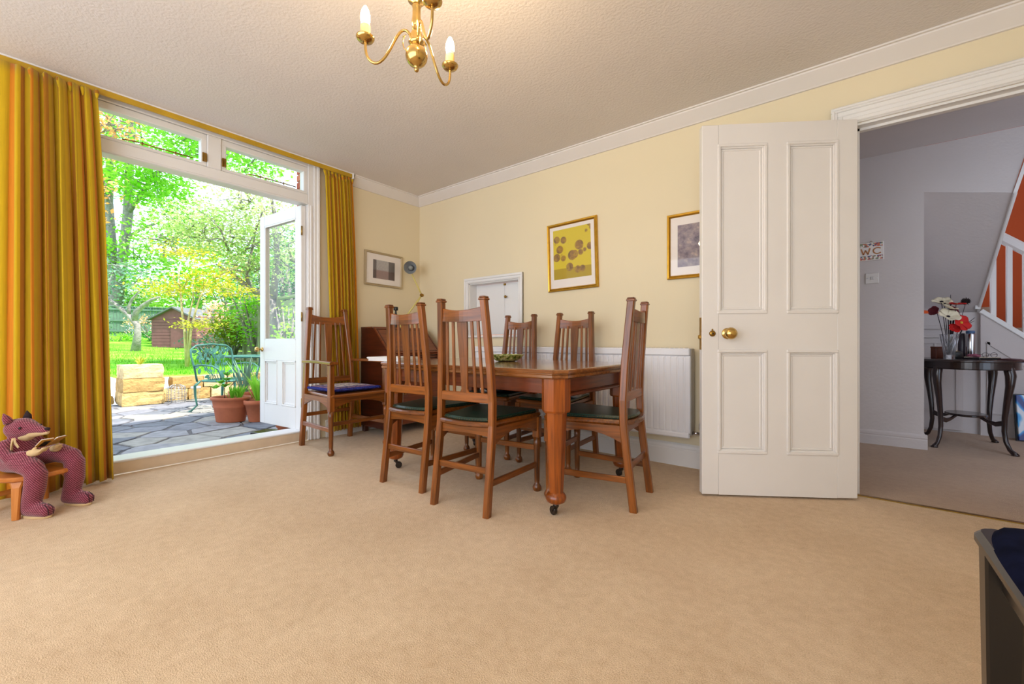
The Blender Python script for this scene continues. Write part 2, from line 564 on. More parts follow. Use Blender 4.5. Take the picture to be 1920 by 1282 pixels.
for k, (a, b) in enumerate([(HX0 + 0.012, 1.136), (1.142, HX1 - 0.012)]):
    m = MB(); m.bx(a, b, 0.092, 0.114, HZ0 + 0.006, HZ1 - 0.012, 0.002)
    d = obj('hatch_door', m, M['white'], h)
    if k == 1:
        obj('knob', MB().lathe([(0.005, 0), (0.005, -0.012), (0.012, -0.016), (0.014, -0.026), (0.008, -0.034), (0.001, -0.035)], (1.165, 0.092, 1.29), 12, 'y'), M['brass_dull'], d, label='small brass knob')
    else:
        obj('catch', MB().bx(1.128, 1.156, 0.084, 0.094, HZ1 - 0.034, HZ1 - 0.014, 0.003), M['brass_dull'], d, label='small metal catch')

# ------------------------------------------------------------------ white panelled hall door, swung open
def door_leaf():
    """local: hinge edge at x=0, leaf runs to x=0.815, thickness in y, both faces panelled"""
    W, H, T = 0.815, 2.055, 0.042
    d = empty('door_1', (3.742, -0.075, 0.012), math.radians(180 + 33.2), label='white four-panel hall door standing wide open', cat='door', kind='structure')
    core = MB(); core.bx(0.06, W - 0.06, -0.008, 0.008, 0.1, H - 0.1)
    obj('door_core', core, M['white_door'], d)
    cols = [(0.105, 0.360), (0.475, 0.725)]
    rows = [(0.235, 0.800), (1.010, 1.940)]
    fr = MB()
    st = [(0, cols[0][0]), (cols[0][1], cols[1][0]), (cols[1][1], W)]
    fr.bx(0, cols[0][0], -T / 2, T / 2, 0, H, 0.003)
    fr.bx(cols[1][1], W, -T / 2, T / 2, 0, H, 0.003)
    for a, b in [(0, rows[0][0]), (rows[0][1], rows[1][0]), (rows[1][1], H)]:
        fr.bx(cols[0][0], cols[1][1], -T / 2, T / 2, a, b)
    for a, b in rows:
        fr.bx(cols[0][1], cols[1][0], -T / 2, T / 2, a, b)
    obj('door_frame', fr, M['white_door'], d)
    for c0, c1 in cols:
        for r0, r1 in rows:
            pn = MB(); pn.bx(c0, c1, -0.009, 0.009, r0, r1)
            p = obj('panel', pn, M['white_door'], d)
            mo = MB()
            for sg in (-1, 1):
                for ins, wd, hh in [(-0.006, 0.016, 0.006), (0.006, 0.012, -0.003), (0.018, 0.012, -0.008)]:
                    y1 = sg * (T / 2 + hh); y0 = sg * 0.006
                    a0, a1, b0, b1 = c0 + ins, c1 - ins, r0 + ins, r1 - ins
                    mo.bx(a0, a1, y0, y1, b0, b0 + wd, 0.003); mo.bx(a0, a1, y0, y1, b1 - wd, b1, 0.003)
                    mo.bx(a0, a0 + wd, y0, y1, b0 + wd, b1 - wd, 0.003); mo.bx(a1 - wd, a1, y0, y1, b0 + wd, b1 - wd, 0.003)
            obj('moulding', mo, M['white_door'], p)
    kz = 0.895
    for sg in (-1, 1):
        kn = MB().lathe([(0.03, sg * 0.021), (0.031, sg * 0.025), (0.026, sg * 0.027), (0.011, sg * 0.03), (0.011, sg * 0.045), (0.022, sg * 0.05), (0.031, sg * 0.062), (0.033, sg * 0.072), (0.028, sg * 0.086), (0.012, sg * 0.094), (0.001, sg * 0.095)], (W - 0.135, 0, kz), 20, 'y')
        obj('knob', kn, M['brass'], d, label='round polished brass knob')
    es = MB().lathe([(0.017, 0.021), (0.017, 0.026), (0.011, 0.03), (0.001, 0.031)], (W - 0.055, 0, kz), 14, 'y')
    es.box((W - 0.055, 0.024, kz + 0.018), (0.008, 0.006, 0.016), 0.002)
    e = obj('escutcheon', es, M['brass_dull'], d, label='small brass keyhole cover')
    obj('keyhole', MB().lathe([(0.004, 0.0305), (0.004, 0.033)], (W - 0.055, 0, kz), 8, 'y'), M['black'], e)
    lk = MB().bx(W - 0.002, W + 0.003, -0.012, 0.012, kz - 0.09, kz + 0.09, 0.001)
    l = obj('lock_plate', lk, M['brass_dull'], d, label='tarnished lock plate on the door edge')
    obj('latch_bolt', MB().bx(W, W + 0.014, -0.007, 0.007, kz - 0.03, kz - 0.008, 0.003), M['brass'], l)
    for z in (0.25, 1.75):
        obj('hinge', MB().lathe([(0.007, 0), (0.007, 0.09)], (-0.004, -0.022, z), 8), M['brass_dull'], d)
    return d
door_leaf()

# ------------------------------------------------------------------ garden doors: frame, fanlights, leaves
wf = empty('window_1', (0, 0, 0), label='white frame with two glazed fanlights above the garden doors', cat='window', kind='structure')
def rail(a): return a
m = MB()
m.bx(-0.11, 0.003, -2.6, -1.238, 2.065, 2.152, 0.005)
m.bx(-0.075, 0.010, -2.599, -1.239, 2.067, 2.080, 0.004)
obj('transom', m, M['white'], wf)
obj('frame_head', MB().bx(-0.11, 0.003, -2.6, -1.238, 2.392, CEIL, 0.004), M['white'], wf)
obj('mullion', MB().bx(-0.11, 0.006, -1.985, -1.893, 2.152, 2.392, 0.006), M['white'], wf)
for a, b, nm in [(-1.238, OY1, 1), (OY0, -2.6, -1)]:
    m = MB(); m.bx(-0.11, 0.005, a, b, 0.0, 2.428, 0.004)
    if nm == 1:
        m.bx(-0.02, 0.014, -1.222, -1.205, 0.0, 2.06, 0.005)
    obj('jamb', m, M['white'], wf)
m = MB(); m.bx(-0.012, 0.02, -1.192, -1.135, 0, 2.43, 0.004); m.bx(-0.0, 0.03, -1.165, -1.14, 0, 2.43, 0.006)
obj('jamb_moulding', m, M['white'], wf)
m = MB(); m.bx(-0.2, -0.004, OY0, -1.238, 0.0, 0.085, 0.006)
obj('sill', m, M['sill_wood'], wf, label='worn cream wooden door sill')
obj('sill_lip', MB().bx(-0.19, 0.004, OY0, -1.238, 0.078, 0.092, 0.005), M['white'], wf)
def sash(y0, y1, hy, hs):
    z0, z1 = 2.154, 2.39
    m = MB()
    m.bx(-0.07, -0.005, y0, y1, z0, z0 + 0.022, 0.004); m.bx(-0.07, -0.005, y0, y1, z1 - 0.045, z1, 0.004)
    m.bx(-0.07, -0.005, y0, y0 + 0.034, z0 + 0.02, z1 - 0.04, 0.004); m.bx(-0.07, -0.005, y1 - 0.034, y1, z0 + 0.02, z1 - 0.04, 0.004)
    s = obj('fanlight_sash', m, M['white'], wf)
    obj('pane', MB().bx(-0.045, -0.040, y0 + 0.03, y1 - 0.03, z0 + 0.018, z1 - 0.042), M['glass'], s)
    st = MB()
    yc = (y0 + y1) / 2
    st.tube([(0.006, yc - 0.16, z0 + 0.024), (0.012, yc - 0.1, z0 + 0.03), (0.012, yc + 0.1, z0 + 0.03), (0.01, yc + 0.22, z0 + 0.03)], 0.004, 6)
    for dy in (-0.06, 0.12):
        st.lathe([(0.005, 0), (0.005, 0.02), (0.001, 0.022)], (0.008, yc + dy, z0 + 0.02), 8)
    obj('window_stay', st, M['brass_dull'], s, label='dark metal casement stay')
    hd = MB(); hd.bx(-0.006, 0.006, hy - 0.014, hy + 0.014, 2.185, 2.25, 0.003)
    hd.bar((0.014, hy, 2.235), (0.016, hy, 2.185), 0.012, 0.01)
    obj('window_catch', hd, M['brass_dull'], s, label='small brass window catch')
sash(-2.6, -1.985, -2.0, 1)
sash(-1.893, -1.238, -1.875, -1)

def garden_door(name, hinge, ang, mirror, label):
    """leaf runs along local +x from the hinge; room face on local -y when mirror = 1"""
    W, H, T = 0.70, 1.965, 0.044
    d = empty(name, (hinge[0], hinge[1], 0.09), ang, label=label, cat='door', kind='structure')
    fr = MB()
    fr.bx(0, 0.085, -T / 2, T / 2, 0, H, 0.004); fr.bx(W - 0.085, W, -T / 2, T / 2, 0, H, 0.004)
    fr.bx(0.085, W - 0.085, -T / 2, T / 2, H - 0.1, H, 0.003); fr.bx(0.085, W - 0.085, -T / 2, T / 2, 0.6, 0.79, 0.003)
    fr.bx(0.085, W - 0.085, -T / 2, T / 2, 0, 0.19, 0.003); fr.bx(W / 2 - 0.04, W / 2 + 0.04, -T / 2, T / 2, 0.19, 0.6)
    f = obj('door_frame', fr, M['white'], d)
    bd = MB()
    for a, b, c, e in [(0.085, W - 0.085, 0.79, H - 0.1)]:
        for sg in (-1, 1):
            y = sg * 0.016
            bd.bx(a, b, y - 0.004, y + 0.004, c, c + 0.012); bd.bx(a, b, y - 0.004, y + 0.004, e - 0.012, e)
            bd.bx(a, a + 0.012, y - 0.004, y + 0.004, c, e); bd.bx(b - 0.012, b, y - 0.004, y + 0.004, c, e)
    obj('glazing_bead', bd, M['white'], d)
    obj('pane', MB().bx(0.08, W - 0.08, -0.003, 0.003, 0.785, H - 0.095), M['glass'], d)
    for a, b in [(0.085, W / 2 - 0.04), (W / 2 + 0.04, W - 0.085)]:
        p = obj('panel', MB().bx(a, b, -0.008, 0.008, 0.19, 0.6), M['white'], d)
        mo = MB()
        for sg in (-1, 1):
            for ins, wd, hh in [(0, 0.014, 0.004), (0.014, 0.014, -0.006)]:
                y0, y1 = sg * 0.006, sg * (T / 2 + hh)
                a0, a1, b0, b1 = a + ins, b - ins, 0.19 + ins, 0.6 - ins
                mo.bx(a0, a1, y0, y1, b0, b0 + wd, 0.003); mo.bx(a0, a1, y0, y1, b1 - wd, b1, 0.003)
                mo.bx(a0, a0 + wd, y0, y1, b0, b1, 0.003); mo.bx(a1 - wd, a1, y0, y1, b0, b1, 0.003)
        obj('moulding', mo, M['white'], p)
    for sg in (-1, 1):
        kn = MB().lathe([(0.022, sg * 0.022), (0.022, sg * 0.027), (0.009, sg * 0.03), (0.009, sg * 0.05), (0.02, sg * 0.056), (0.026, sg * 0.07), (0.022, sg * 0.084), (0.001, sg * 0.09)], (W - 0.045, 0, 0.70), 16, 'y')
        obj('knob', kn, M['brass'], d, label='brass door knob')
    obj('lock_plate', MB().bx(W - 0.001, W + 0.003, -0.011, 0.011, 0.62, 0.78), M['brass_dull'], d)
    for z in (0.2, 0.95, 1.7):
        obj('hinge', MB().lathe([(0.007, 0), (0.007, 0.08)], (-0.006, 0.02 * mirror, z), 8), M['brass_dull'], d)
    return d
garden_door('door_2', (-0.03, -1.262), math.atan2(-0.063, -0.705), 1, 'white half-glazed garden door opened outwards beside the tall armchair')
garden_door('door_3', (-0.03, -2.585), math.atan2(-0.03, -0.705), -1, 'white half-glazed garden door opened outwards behind the long curtain')

# ------------------------------------------------------------------ hall beyond the doorway
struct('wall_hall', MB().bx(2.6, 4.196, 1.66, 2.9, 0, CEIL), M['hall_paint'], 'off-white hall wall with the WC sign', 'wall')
struct('wall_hall_left', MB().bx(2.5, 2.6, 0.12, 1.66, 0, CEIL), M['hall_paint'], 'off-white end wall of the hall, out of view', 'wall')
w = MB(); w.bx(6.3, 6.42, 0.12, 3.6, 0, CEIL)
struct('wall_hall_right', w, M['hall_paint'], 'off-white front wall of the hall, out of view', 'wall')
# bulkhead and sloping soffit under the upper flight
EX = 4.668
b = MB()
b.prism([(4.196, 2.06), (EX - 0.004, 1.955), (EX + 0.052, 2.2), (EX + 0.115, CEIL - 0.001), (4.196, CEIL - 0.001)], 'y', 1.661, 1.70)
vs = [(4.196, 1.66, 2.06), (EX, 1.66, 1.955), (EX, 2.83, 1.10), (4.196, 2.83, 1.205)]
b.add(vs + [(x, y + 0.05, z + 0.06) for x, y, z in vs], [(0, 1, 2, 3), (7, 6, 5, 4), (0, 4, 5, 1), (1, 5, 6, 2), (2, 6, 7, 3), (3, 7, 4, 0)])
struct('wall_stair_soffit', b, M['hall_paint'], 'sloping underside of the upper stair flight above the hall table', 'wall')
struct('trim_4', MB().bar((EX + 0.008, 1.655, 1.955), (EX + 0.008, 2.83, 1.10), 0.02, 0.03, ch=0.004).bar((EX + 0.008, 1.66, 1.955), (EX + 0.125, 1.66, CEIL), 0.02, 0.02),
       M['white'], 'thin white edging along the sloping stair soffit', 'trim')
# cupboard wall under the stairs
cw = empty('wall_cupboard', (0, 0, 0), label='white panelled cupboard front under the stairs', cat='cupboard', kind='structure')
obj('cupboard_wall', MB().bx(4.196, 4.69, 2.75, 2.85, 0, 1.14), M['hall_paint'], cw)
m = MB(); m.bx(4.196, 4.62, 2.725, 2.75, 0.985, 1.02, 0.006); m.bx(4.2, 4.62, 2.735, 2.75, 0.90, 0.925, 0.004)
obj('moulding', m, M['hall_paint'], cw)
m = MB()
m.bx(4.2, 4.575, 2.728, 2.75, 0.02, 0.895, 0.003)
d = obj('cupboard_door', m, M['hall_paint'], cw)
m = MB()
for (a, b0, c, e) in [(4.235, 4.54, 0.18, 0.86)]:
    m.bx(a, b0, 2.716, 2.728, c, c + 0.016, 0.003); m.bx(a, b0, 2.716, 2.728, e - 0.016, e, 0.003)
    m.bx(a, a + 0.016, 2.716, 2.728, c, e, 0.003); m.bx(b0 - 0.016, b0, 2.716, 2.728, c, e, 0.003); m.bx((a + b0) / 2 - 0.01, (a + b0) / 2 + 0.01, 2.718, 2.728, c, e, 0.002)
obj('moulding', m, M['hall_paint'], d)
# spandrel under the stair with string, balusters, handrail
st = empty('wall_staircase', (0, 0, 0), label='white staircase with square balusters and handrail against orange wall', cat='staircase', kind='structure')
SL = -0.907
def sz(x): return 1.145 + SL * (x - 4.687)
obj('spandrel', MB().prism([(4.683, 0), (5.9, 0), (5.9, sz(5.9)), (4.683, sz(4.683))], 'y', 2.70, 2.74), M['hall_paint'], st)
m = MB(); m.bar((4.683, 2.715, sz(4.683) + 0.0), (5.9, 2.715, sz(5.9)), 0.06, 0.04, ch=0.006)
obj('string_capping', m, M['white'], st)
m = MB(); m.bx(4.75, 5.2, 2.688, 2.70, 0.2, 0.22, 0.003); m.bar((4.72, 2.694, 0.86), (5.25, 2.694, 0.86 + SL * 0.53), 0.012, 0.02); m.bx(4.72, 4.74, 2.688, 2.70, 0.2, 0.86)
obj('panel_moulding', m, M['hall_paint'], st)
m = MB(); m.bar((4.60, 2.715, sz(4.60) + 0.775), (5.9, 2.715, sz(5.9) + 0.775), 0.062, 0.085, ch=0.02)
obj('handrail', m, M['white'], st)
first = None
for k in range(11):
    x = 4.665 + 0.0973 * k
    if first is None:
        first = obj('baluster', MB().bx(-0.018, 0.018, -0.018, 0.018, 0, 0.75, 0.003), M['white'], st, loc=(x, 2.715, sz(x)))
    else:
        share('baluster', first, st, (x, 2.715, sz(x)))
tr = MB()
for k in range(6):
    x = 5.85 - k * 0.22
    tr.bx(x - 0.24, x + 0.02, 2.87, 3.55, 0, 0.19 + k * 0.2)
obj('tread_block', tr, M['carpet_hall'], st)
struct('wall_orange', MB().bx(4.2, 6.3, 3.6, 3.7, 0, 4.8), M['orange_wall'], 'burnt orange stairwell wall behind the balusters', 'wall')
w = MB(); w.bx(6.3, 6.42, 1.5, 3.7, CEIL + 0.01, 4.8); w.bx(4.0, 6.3, 1.5, 1.6, CEIL + 0.13, 4.8); w.bx(4.0, 4.1, 1.7, 3.7, CEIL + 0.14, 4.8)  # unseen walls added to keep the sun off the hall floor
struct('wall_sun_block', w, M['hall_paint'], 'unseen walls added around the upper stairwell to block the sun', 'wall')
struct('ceiling_stairwell', MB().bx(4.0, 6.5, 1.4, 3.8, 4.8, 4.9), M['hall_paint'], 'ceiling high over the stairwell, out of view', 'ceiling')
# ------------------------------------------------------------------ dining chairs
def rear_post(mb, sx, pts, w=0.034, d=0.038):
    """pts: (x, y, z) from floor to top; square-section bent post"""
    mb.loft([(sx * x, y, z) for x, y, z in pts], [rect(w, d, 0.005)] * len(pts), fr=((1, 0, 0), (0, 1, 0)))

def pad_leg(mb, x, y, top, r0=0.021, r1=0.014):
    mb.bx(x - 0.021, x + 0.021, y - 0.021, y + 0.021, top - 0.12, top, 0.004)
    mb.lathe([(r0, top - 0.115), (r0 - 0.001, top - 0.16), (0.018, 0.22), (r1 + 0.002, 0.075), (r1, 0.045), (0.017, 0.040), (0.024, 0.028), (0.026, 0.018), (0.022, 0.006), (0.018, 0.0)], (x, y, 0), 14)

SPL = [(-1, 0)]
def back_infill(t, zb, zt, hb, ht, yf, mat):
    """slats between the bottom rail top zb and the crest rail zt; half widths hb, ht inside the posts"""
    for u in (-0.78, -0.47, 0.47, 0.78):
        m = MB(); m.bar((u * hb, yf(zb - 0.01), zb - 0.01), (u * ht, yf(zt + 0.015), zt + 0.015), 0.017, 0.010, up=(0, 1, 0), ch=0.002)
        obj('slat', m, mat, t)
    prof = [(0.0, 0.058), (0.03, 0.052), (0.055, 0.040), (0.10, 0.041), (0.5, 0.054), (0.85, 0.066), (1.0, 0.066)]
    m = MB()
    cs, ps = [], []
    for f, wd in prof:
        z = zb - 0.005 + f * (zt + 0.01 - zb)
        cs.append((0, yf(z), z)); ps.append(rect(wd, 0.011, 0.002))
    m.loft(cs, ps, fr=((1, 0, 0), (0, 1, 0)))
    obj('splat', m, mat, t)

def crest(mb, half, y, z0, z1, dip, th=0.02, bow=0.02):
    """crest rail bowed backwards with a dished top edge"""
    n = 11
    vs = []; g = []
    for i in range(n):
        u = -1 + 2 * i / (n - 1)
        x = u * half
        yy = y - bow * (1 - u * u)
        zt = z1 - dip * (1 - u * u)
        zb = z0 - dip * 0.25 * (1 - u * u)
        for (a, b) in ((-th / 2, zb), (th / 2, zb), (th / 2, zt - 0.003), (th / 2 - 0.004, zt), (-th / 2 + 0.004, zt), (-th / 2, zt - 0.003)):
            vs.append((x, yy + a, b)); g.append((x, b, a))
    fs = []
    m = 6
    for i in range(n - 1):
        for j in range(m):
            k = (j + 1) % m
            fs.append((i * m + j, i * m + k, (i + 1) * m + k, (i + 1) * m + j))
    fs += [tuple(range(m)), tuple((n - 1) * m + j for j in range(m))]
    mb.add(vs, fs, g)

def apron(mb, p0, p1, z0, z1, arch, th=0.02):
    """arched rail between two xy points, lower edge arched upwards"""
    P0, P1 = Vector((p0[0], p0[1], 0)), Vector((p1[0], p1[1], 0))
    d = (P1 - P0).normalized(); nrm = Vector((-d.y, d.x, 0)) * (th / 2)
    L = (P1 - P0).length
    n = 9; vs = []; g = []
    for i in range(n):
        u = -1 + 2 * i / (n - 1)
        q = P0 + (P1 - P0) * (i / (n - 1))
        zl = z0 + arch * (1 - u * u)
        for s, z in ((-1, zl), (1, zl), (1, z1), (-1, z1)):
            vs.append((q.x + nrm.x * s, q.y + nrm.y * s, z)); g.append((L * i / n, z, s * 0.01))
    fs = []
    for i in range(n - 1):
        for j in range(4):
            k = (j + 1) % 4
            fs.append((i * 4 + j, i * 4 + k, (i + 1) * 4 + k, (i + 1) * 4 + j))
    fs += [(0, 1, 2, 3), tuple((n - 1) * 4 + j for j in range(4))]
    mb.add(vs, fs, g)

def seat_outline(wr, wf, yr, yf, bow):
    """trapezoid seat, rounded back edge and front corners, counter-clockwise from the rear left"""
    pts = []
    for i in range(7):
        u = -1 + 2 * i / 6
        pts.append((u * wr, yr - bow * (1 - u * u)))
    pts += [(wf, yf - 0.03), (wf - 0.008, yf - 0.008), (wf - 0.03, yf), (-wf + 0.03, yf), (-wf + 0.008, yf - 0.008), (-wf, yf - 0.03)]
    return pts

def slab(mb, outline, z0, z1, ch=0.006, inset=0.0):
    n = len(outline)
    cx = sum(p[0] for p in outline) / n; cy = sum(p[1] for p in outline) / n
    def sc(k):
        out = []
        for x, y in outline:
            d = math.hypot(x - cx, y - cy)
            f = (d - k) / d
            out.append((cx + (x - cx) * f, cy + (y - cy) * f))
        return out
    rings = [(sc(inset + ch), z0), (sc(inset), z0 + ch), (sc(inset), z1 - ch), (sc(inset + ch), z1)]
    vs = []
    for r, z in rings:
        vs += [(x, y, z) for x, y in r]
    fs = []
    for i in range(3):
        for j in range(n):
            k = (j + 1) % n
            fs.append((i * n + j, i * n + k, (i + 1) * n + k, (i + 1) * n + j))
    fs += [tuple(reversed(range(n))), tuple(3 * n + j for j in range(n))]
    mb.add(vs, fs, [(x, y, z) for x, y, z in vs])
    return sc

def dining_chair():
    t = empty('dining_chair')
    W = M['oak']
    pts = [(0.170, -0.255, 0.0), (0.169, -0.238, 0.14), (0.168, -0.215, 0.32), (0.167, -0.203, 0.44), (0.166, -0.200, 0.56), (0.157, -0.208, 0.75), (0.145, -0.224, 0.95), (0.138, -0.235, 1.072)]
    for s in (-1, 1):
        m = MB(); rear_post(m, s, pts)
        p = obj('rear_leg', m, W, t)
        c = MB(); c.bx(s * 0.138 - 0.021, s * 0.138 + 0.021, -0.258, -0.212, 1.069, 1.080, 0.003)
        c.bx(s * 0.138 - 0.0185, s * 0.138 + 0.0185, -0.255, -0.215, 1.079, 1.089, 0.004)
        obj('finial', c, W, p)
        m = MB(); pad_leg(m, s * 0.205, 0.205, 0.43)
        obj('front_leg', m, W, t)
    yf = lambda z: -0.2 - 0.033 * max(0, (z - 0.52) / 0.55) ** 1.3
    m = MB(); crest(m, 0.131, -0.228, 0.968, 1.040, 0.018); obj('crest_rail', m, W, t)
    m = MB(); m.box((0, -0.206, 0.575), (0.315, 0.02, 0.05), 0.004); obj('lower_back_rail', m, W, t)
    back_infill(t, 0.60, 0.968, 0.146, 0.127, lambda z: yf(z) - 0.006, W)
    m = MB(); ol = seat_outline(0.156, 0.225, -0.225, 0.235, 0.035)
    slab(m, ol, 0.43, 0.456, 0.008); s1 = obj('seat', m, W, t)
    m = MB(); sc_ = slab(m, ol, 0.452, 0.474, 0.010, 0.024)
    obj('seat_pad', m, M['green_leather'], t, label='dark green leather seat pad')
    m = MB(); po = sc_(0.026)
    for i in range(len(po)):
        a, b2 = Vector(po[i]), Vector(po[(i + 1) % len(po)])
        k = max(1, int((b2 - a).length / 0.013))
        for j in range(k):
            q = a + (b2 - a) * (j / k)
            m.add([(q.x - .004, q.y, .463), (q.x, q.y - .004, .463), (q.x + .004, q.y, .463), (q.x, q.y + .004, .463), (q.x, q.y, .468)], [(0, 1, 4), (1, 2, 4), (2, 3, 4), (3, 0, 4)], smooth=True)
    obj('stud_trim', m, M['brass_dull'], t, label='row of small brass upholstery studs', kind='stuff')
    m = MB()
    for s in (-1, 1): apron(m, (s * 0.168, -0.2), (s * 0.205, 0.2), 0.34, 0.43, 0.055)
    apron(m, (-0.2, 0.208), (0.2, 0.208), 0.36, 0.43, 0.04)
    apron(m, (-0.165, -0.2), (0.165, -0.2), 0.38, 0.43, 0.01)
    obj('seat_rail', m, W, t)
    for s in (-1, 1):
        m = MB(); m.bar((s * 0.169, -0.236, 0.155), (s * 0.205, 0.205, 0.155), 0.016, 0.032, ch=0.003); obj('stretcher', m, W, t)
    m = MB(); m.bar((-0.168, -0.225, 0.215), (0.168, -0.225, 0.215), 0.016, 0.032, ch=0.003); obj('stretcher', m, W, t)
    m = MB(); m.bar((-0.2, 0.205, 0.25), (0.2, 0.205, 0.25), 0.016, 0.032, ch=0.003); obj('stretcher', m, W, t)
    return t

GR = 'tall slat-back dining chairs around the table'
spots = [
    ((1.612, -1.222), 4.0, 'slat-back oak chair at the near side of table, nearest the garden doors'),
    ((2.118, -1.262), 7.0, 'slat-back oak chair with its back to us in front of the green bowl'),
    ((1.548, -0.430), 180.0, 'slat-back oak chair on the far side of table below the serving hatch'),
    ((2.064, -0.425), 179.5, 'slat-back oak chair on the far side of table under the yellow picture'),
    ((2.585, -0.850), 97.0, 'slat-back oak chair at the table end beside the radiator, facing left'),
]
c0 = dining_chair()
for i, ((x, y), a, lb) in enumerate(spots):
    c = c0 if i == 0 else copy_tree(c0)
    c.location = (x, y, 0); c.rotation_euler = (0, 0, math.radians(a))
    tag(c, lb, 'chair', GR)

def armchair():
    t = empty('armchair', (0.40, -1.138, 0), math.radians(-90), label='tall oak slat-back armchair standing by the garden door and curtain', cat='chair')
    W = M['oak']
    pts = [(0.218, -0.262, 0.0), (0.217, -0.25, 0.14), (0.214, -0.226, 0.33), (0.211, -0.215, 0.48), (0.199, -0.224, 0.7), (0.176, -0.242, 0.95), (0.158, -0.256, 1.135)]
    for s in (-1, 1):
        m = MB(); rear_post(m, s, pts, 0.036, 0.04); p = obj('rear_leg', m, W, t)
        c = MB(); c.bx(s * 0.158 - 0.022, s * 0.158 + 0.022, -0.280, -0.232, 1.131, 1.143, 0.003); c.bx(s * 0.158 - 0.0195, s * 0.158 + 0.0195, -0.277, -0.235, 1.142, 1.154, 0.004)
        obj('finial', c, W, p)
        m = MB(); pad_leg(m, s * 0.242, 0.245, 0.45, 0.022)
        m.bx(s * 0.242 - 0.02, s * 0.242 + 0.02, 0.225, 0.265, 0.44, 0.685, 0.004)
        obj('front_leg', m, W, t)
        m = MB()
        n = 8
        cs = []; ps = []
        for i in range(n):
            f = i / (n - 1)
            cs.append((s * (0.212 + 0.035 * f), -0.235 + 0.53 * f, 0.697 + 0.006 * math.sin(f * PI)))
            ps.append(rect(0.04 + 0.022 * f, 0.024, 0.005))
        m.loft(cs, ps); obj('arm', m, W, t)
    m = MB(); crest(m, 0.152, -0.246, 1.015, 1.095, 0.022); obj('crest_rail', m, W, t)
    m = MB(); m.box((0, -0.226, 0.535), (0.41, 0.02, 0.05), 0.004); obj('lower_back_rail', m, W, t)
    back_infill(t, 0.56, 1.015, 0.186, 0.146, lambda z: -0.222 - 0.028 * max(0, (z - 0.5) / 0.6) ** 1.2, W)
    m = MB(); slab(m, seat_outline(0.2, 0.262, -0.235, 0.275, 0.01), 0.435, 0.458, 0.007); obj('seat', m, W, t)
    m = MB()
    for s in (-1, 1): apron(m, (s * 0.218, -0.22), (s * 0.242, 0.245), 0.335, 0.435, 0.065)
    apron(m, (-0.24, 0.25), (0.24, 0.25), 0.345, 0.435, 0.055); apron(m, (-0.21, -0.225), (0.21, -0.225), 0.37, 0.435, 0.01)
    obj('seat_rail', m, W, t)
    for s in (-1, 1):
        m = MB(); m.bar((s * 0.222, -0.245, 0.19), (s * 0.242, 0.245, 0.19), 0.016, 0.034, ch=0.003); obj('stretcher', m, W, t)
    m = MB(); m.bar((-0.222, -0.24, 0.255), (0.222, -0.24, 0.255), 0.016, 0.03, ch=0.003); obj('stretcher', m, W, t)
    m = MB(); m.bar((-0.24, 0.245, 0.235), (0.24, 0.245, 0.235), 0.016, 0.03, ch=0.003); obj('stretcher', m, W, t)
armchair()

# seat cushion on the armchair
def cushion_mat():
    t = NT('blue_tapestry')
    vec = t.gc()
    sx = t.n('ShaderNodeSeparateXYZ'); t.l(vec, sx.inputs[0])
    ab = t.n('ShaderNodeMath', operation='ABSOLUTE'); t.l(sx.outputs[0], ab.inputs[0])
    ab2 = t.n('ShaderNodeMath', operation='ABSOLUTE'); t.l(sx.outputs[1], ab2.inputs[0])
    mx = t.n('ShaderNodeMath', operation='MAXIMUM'); t.l(ab.outputs[0], mx.inputs[0]); t.l(ab2.outputs[0], mx.inputs[1])
    band = t.ramp(mx.outputs[0], [(0.0, S(206, 192, 182)), (0.118, S(206, 192, 182)), (0.125, S(60, 50, 120)), (0.14, S(190, 170, 170)), (0.155, S(70, 50, 110)), (0.175, S(150, 110, 130)), (0.192, S(34, 44, 130))], 'CONSTANT')
    nz = t.noise(vec, 26.0, 3.0)
    blob = t.ramp(nz.outputs['Fac'], [(0.5, (1, 1, 1, 1)), (0.56, S(80, 80, 150))])
    mix = t.n('ShaderNodeMix', data_type='RGBA', blend_type='MULTIPLY'); mix.inputs['Factor'].default_value = 0.8
    t.l(band, mix.inputs[6]); t.l(blob, mix.inputs[7])
    t.l(mix.outputs[2], t.b.inputs['Base Color'])
    t.b.inputs['Roughness'].default_value = 0.9
    n2 = t.noise(vec, 160, 2); t.bump(n2.outputs['Fac'], 0.4, 0.004)
    return t.m
def cushion(mb, hx, hy, hz, n=20, e=5.0):
    vs = []; g = []
    for sgn in (1, -1):
        for i in range(n + 1):
            for j in range(n + 1):
                u, v = -1 + 2 * i / n, -1 + 2 * j / n
                f = max(0.0, (1 - abs(u) ** e)) ** 0.5 * max(0.0, (1 - abs(v) ** e)) ** 0.5
                rx = 1 - 0.06 * (abs(v) ** 4); ry = 1 - 0.06 * (abs(u) ** 4)
                vs.append((u * hx * rx, v * hy * ry, sgn * hz * (f + 0.0)))
                g.append((u * hx, v * hy, 0))
    fs = []
    N = (n + 1) * (n + 1)
    for k in (0, 1):
        for i in range(n):
            for j in range(n):
                a = k * N + i * (n + 1) + j
                q = (a, a + 1, a + n + 2, a + n + 1)
                fs.append(q if k else tuple(reversed(q)))
    mb.add(vs, fs, g, True)
    return mb
t = empty('seat_cushion', (0.405, -1.136, 0.46), math.radians(-90), label='flat blue patterned tapestry cushion on the armchair seat', cat='cushion')
cm = cushion_mat()
m = cushion(MB(), 0.218, 0.222, 0.022); m.v = [(x, y, z + 0.023) for x, y, z in m.v]
obj('cover', m, cm, t)
m = MB()
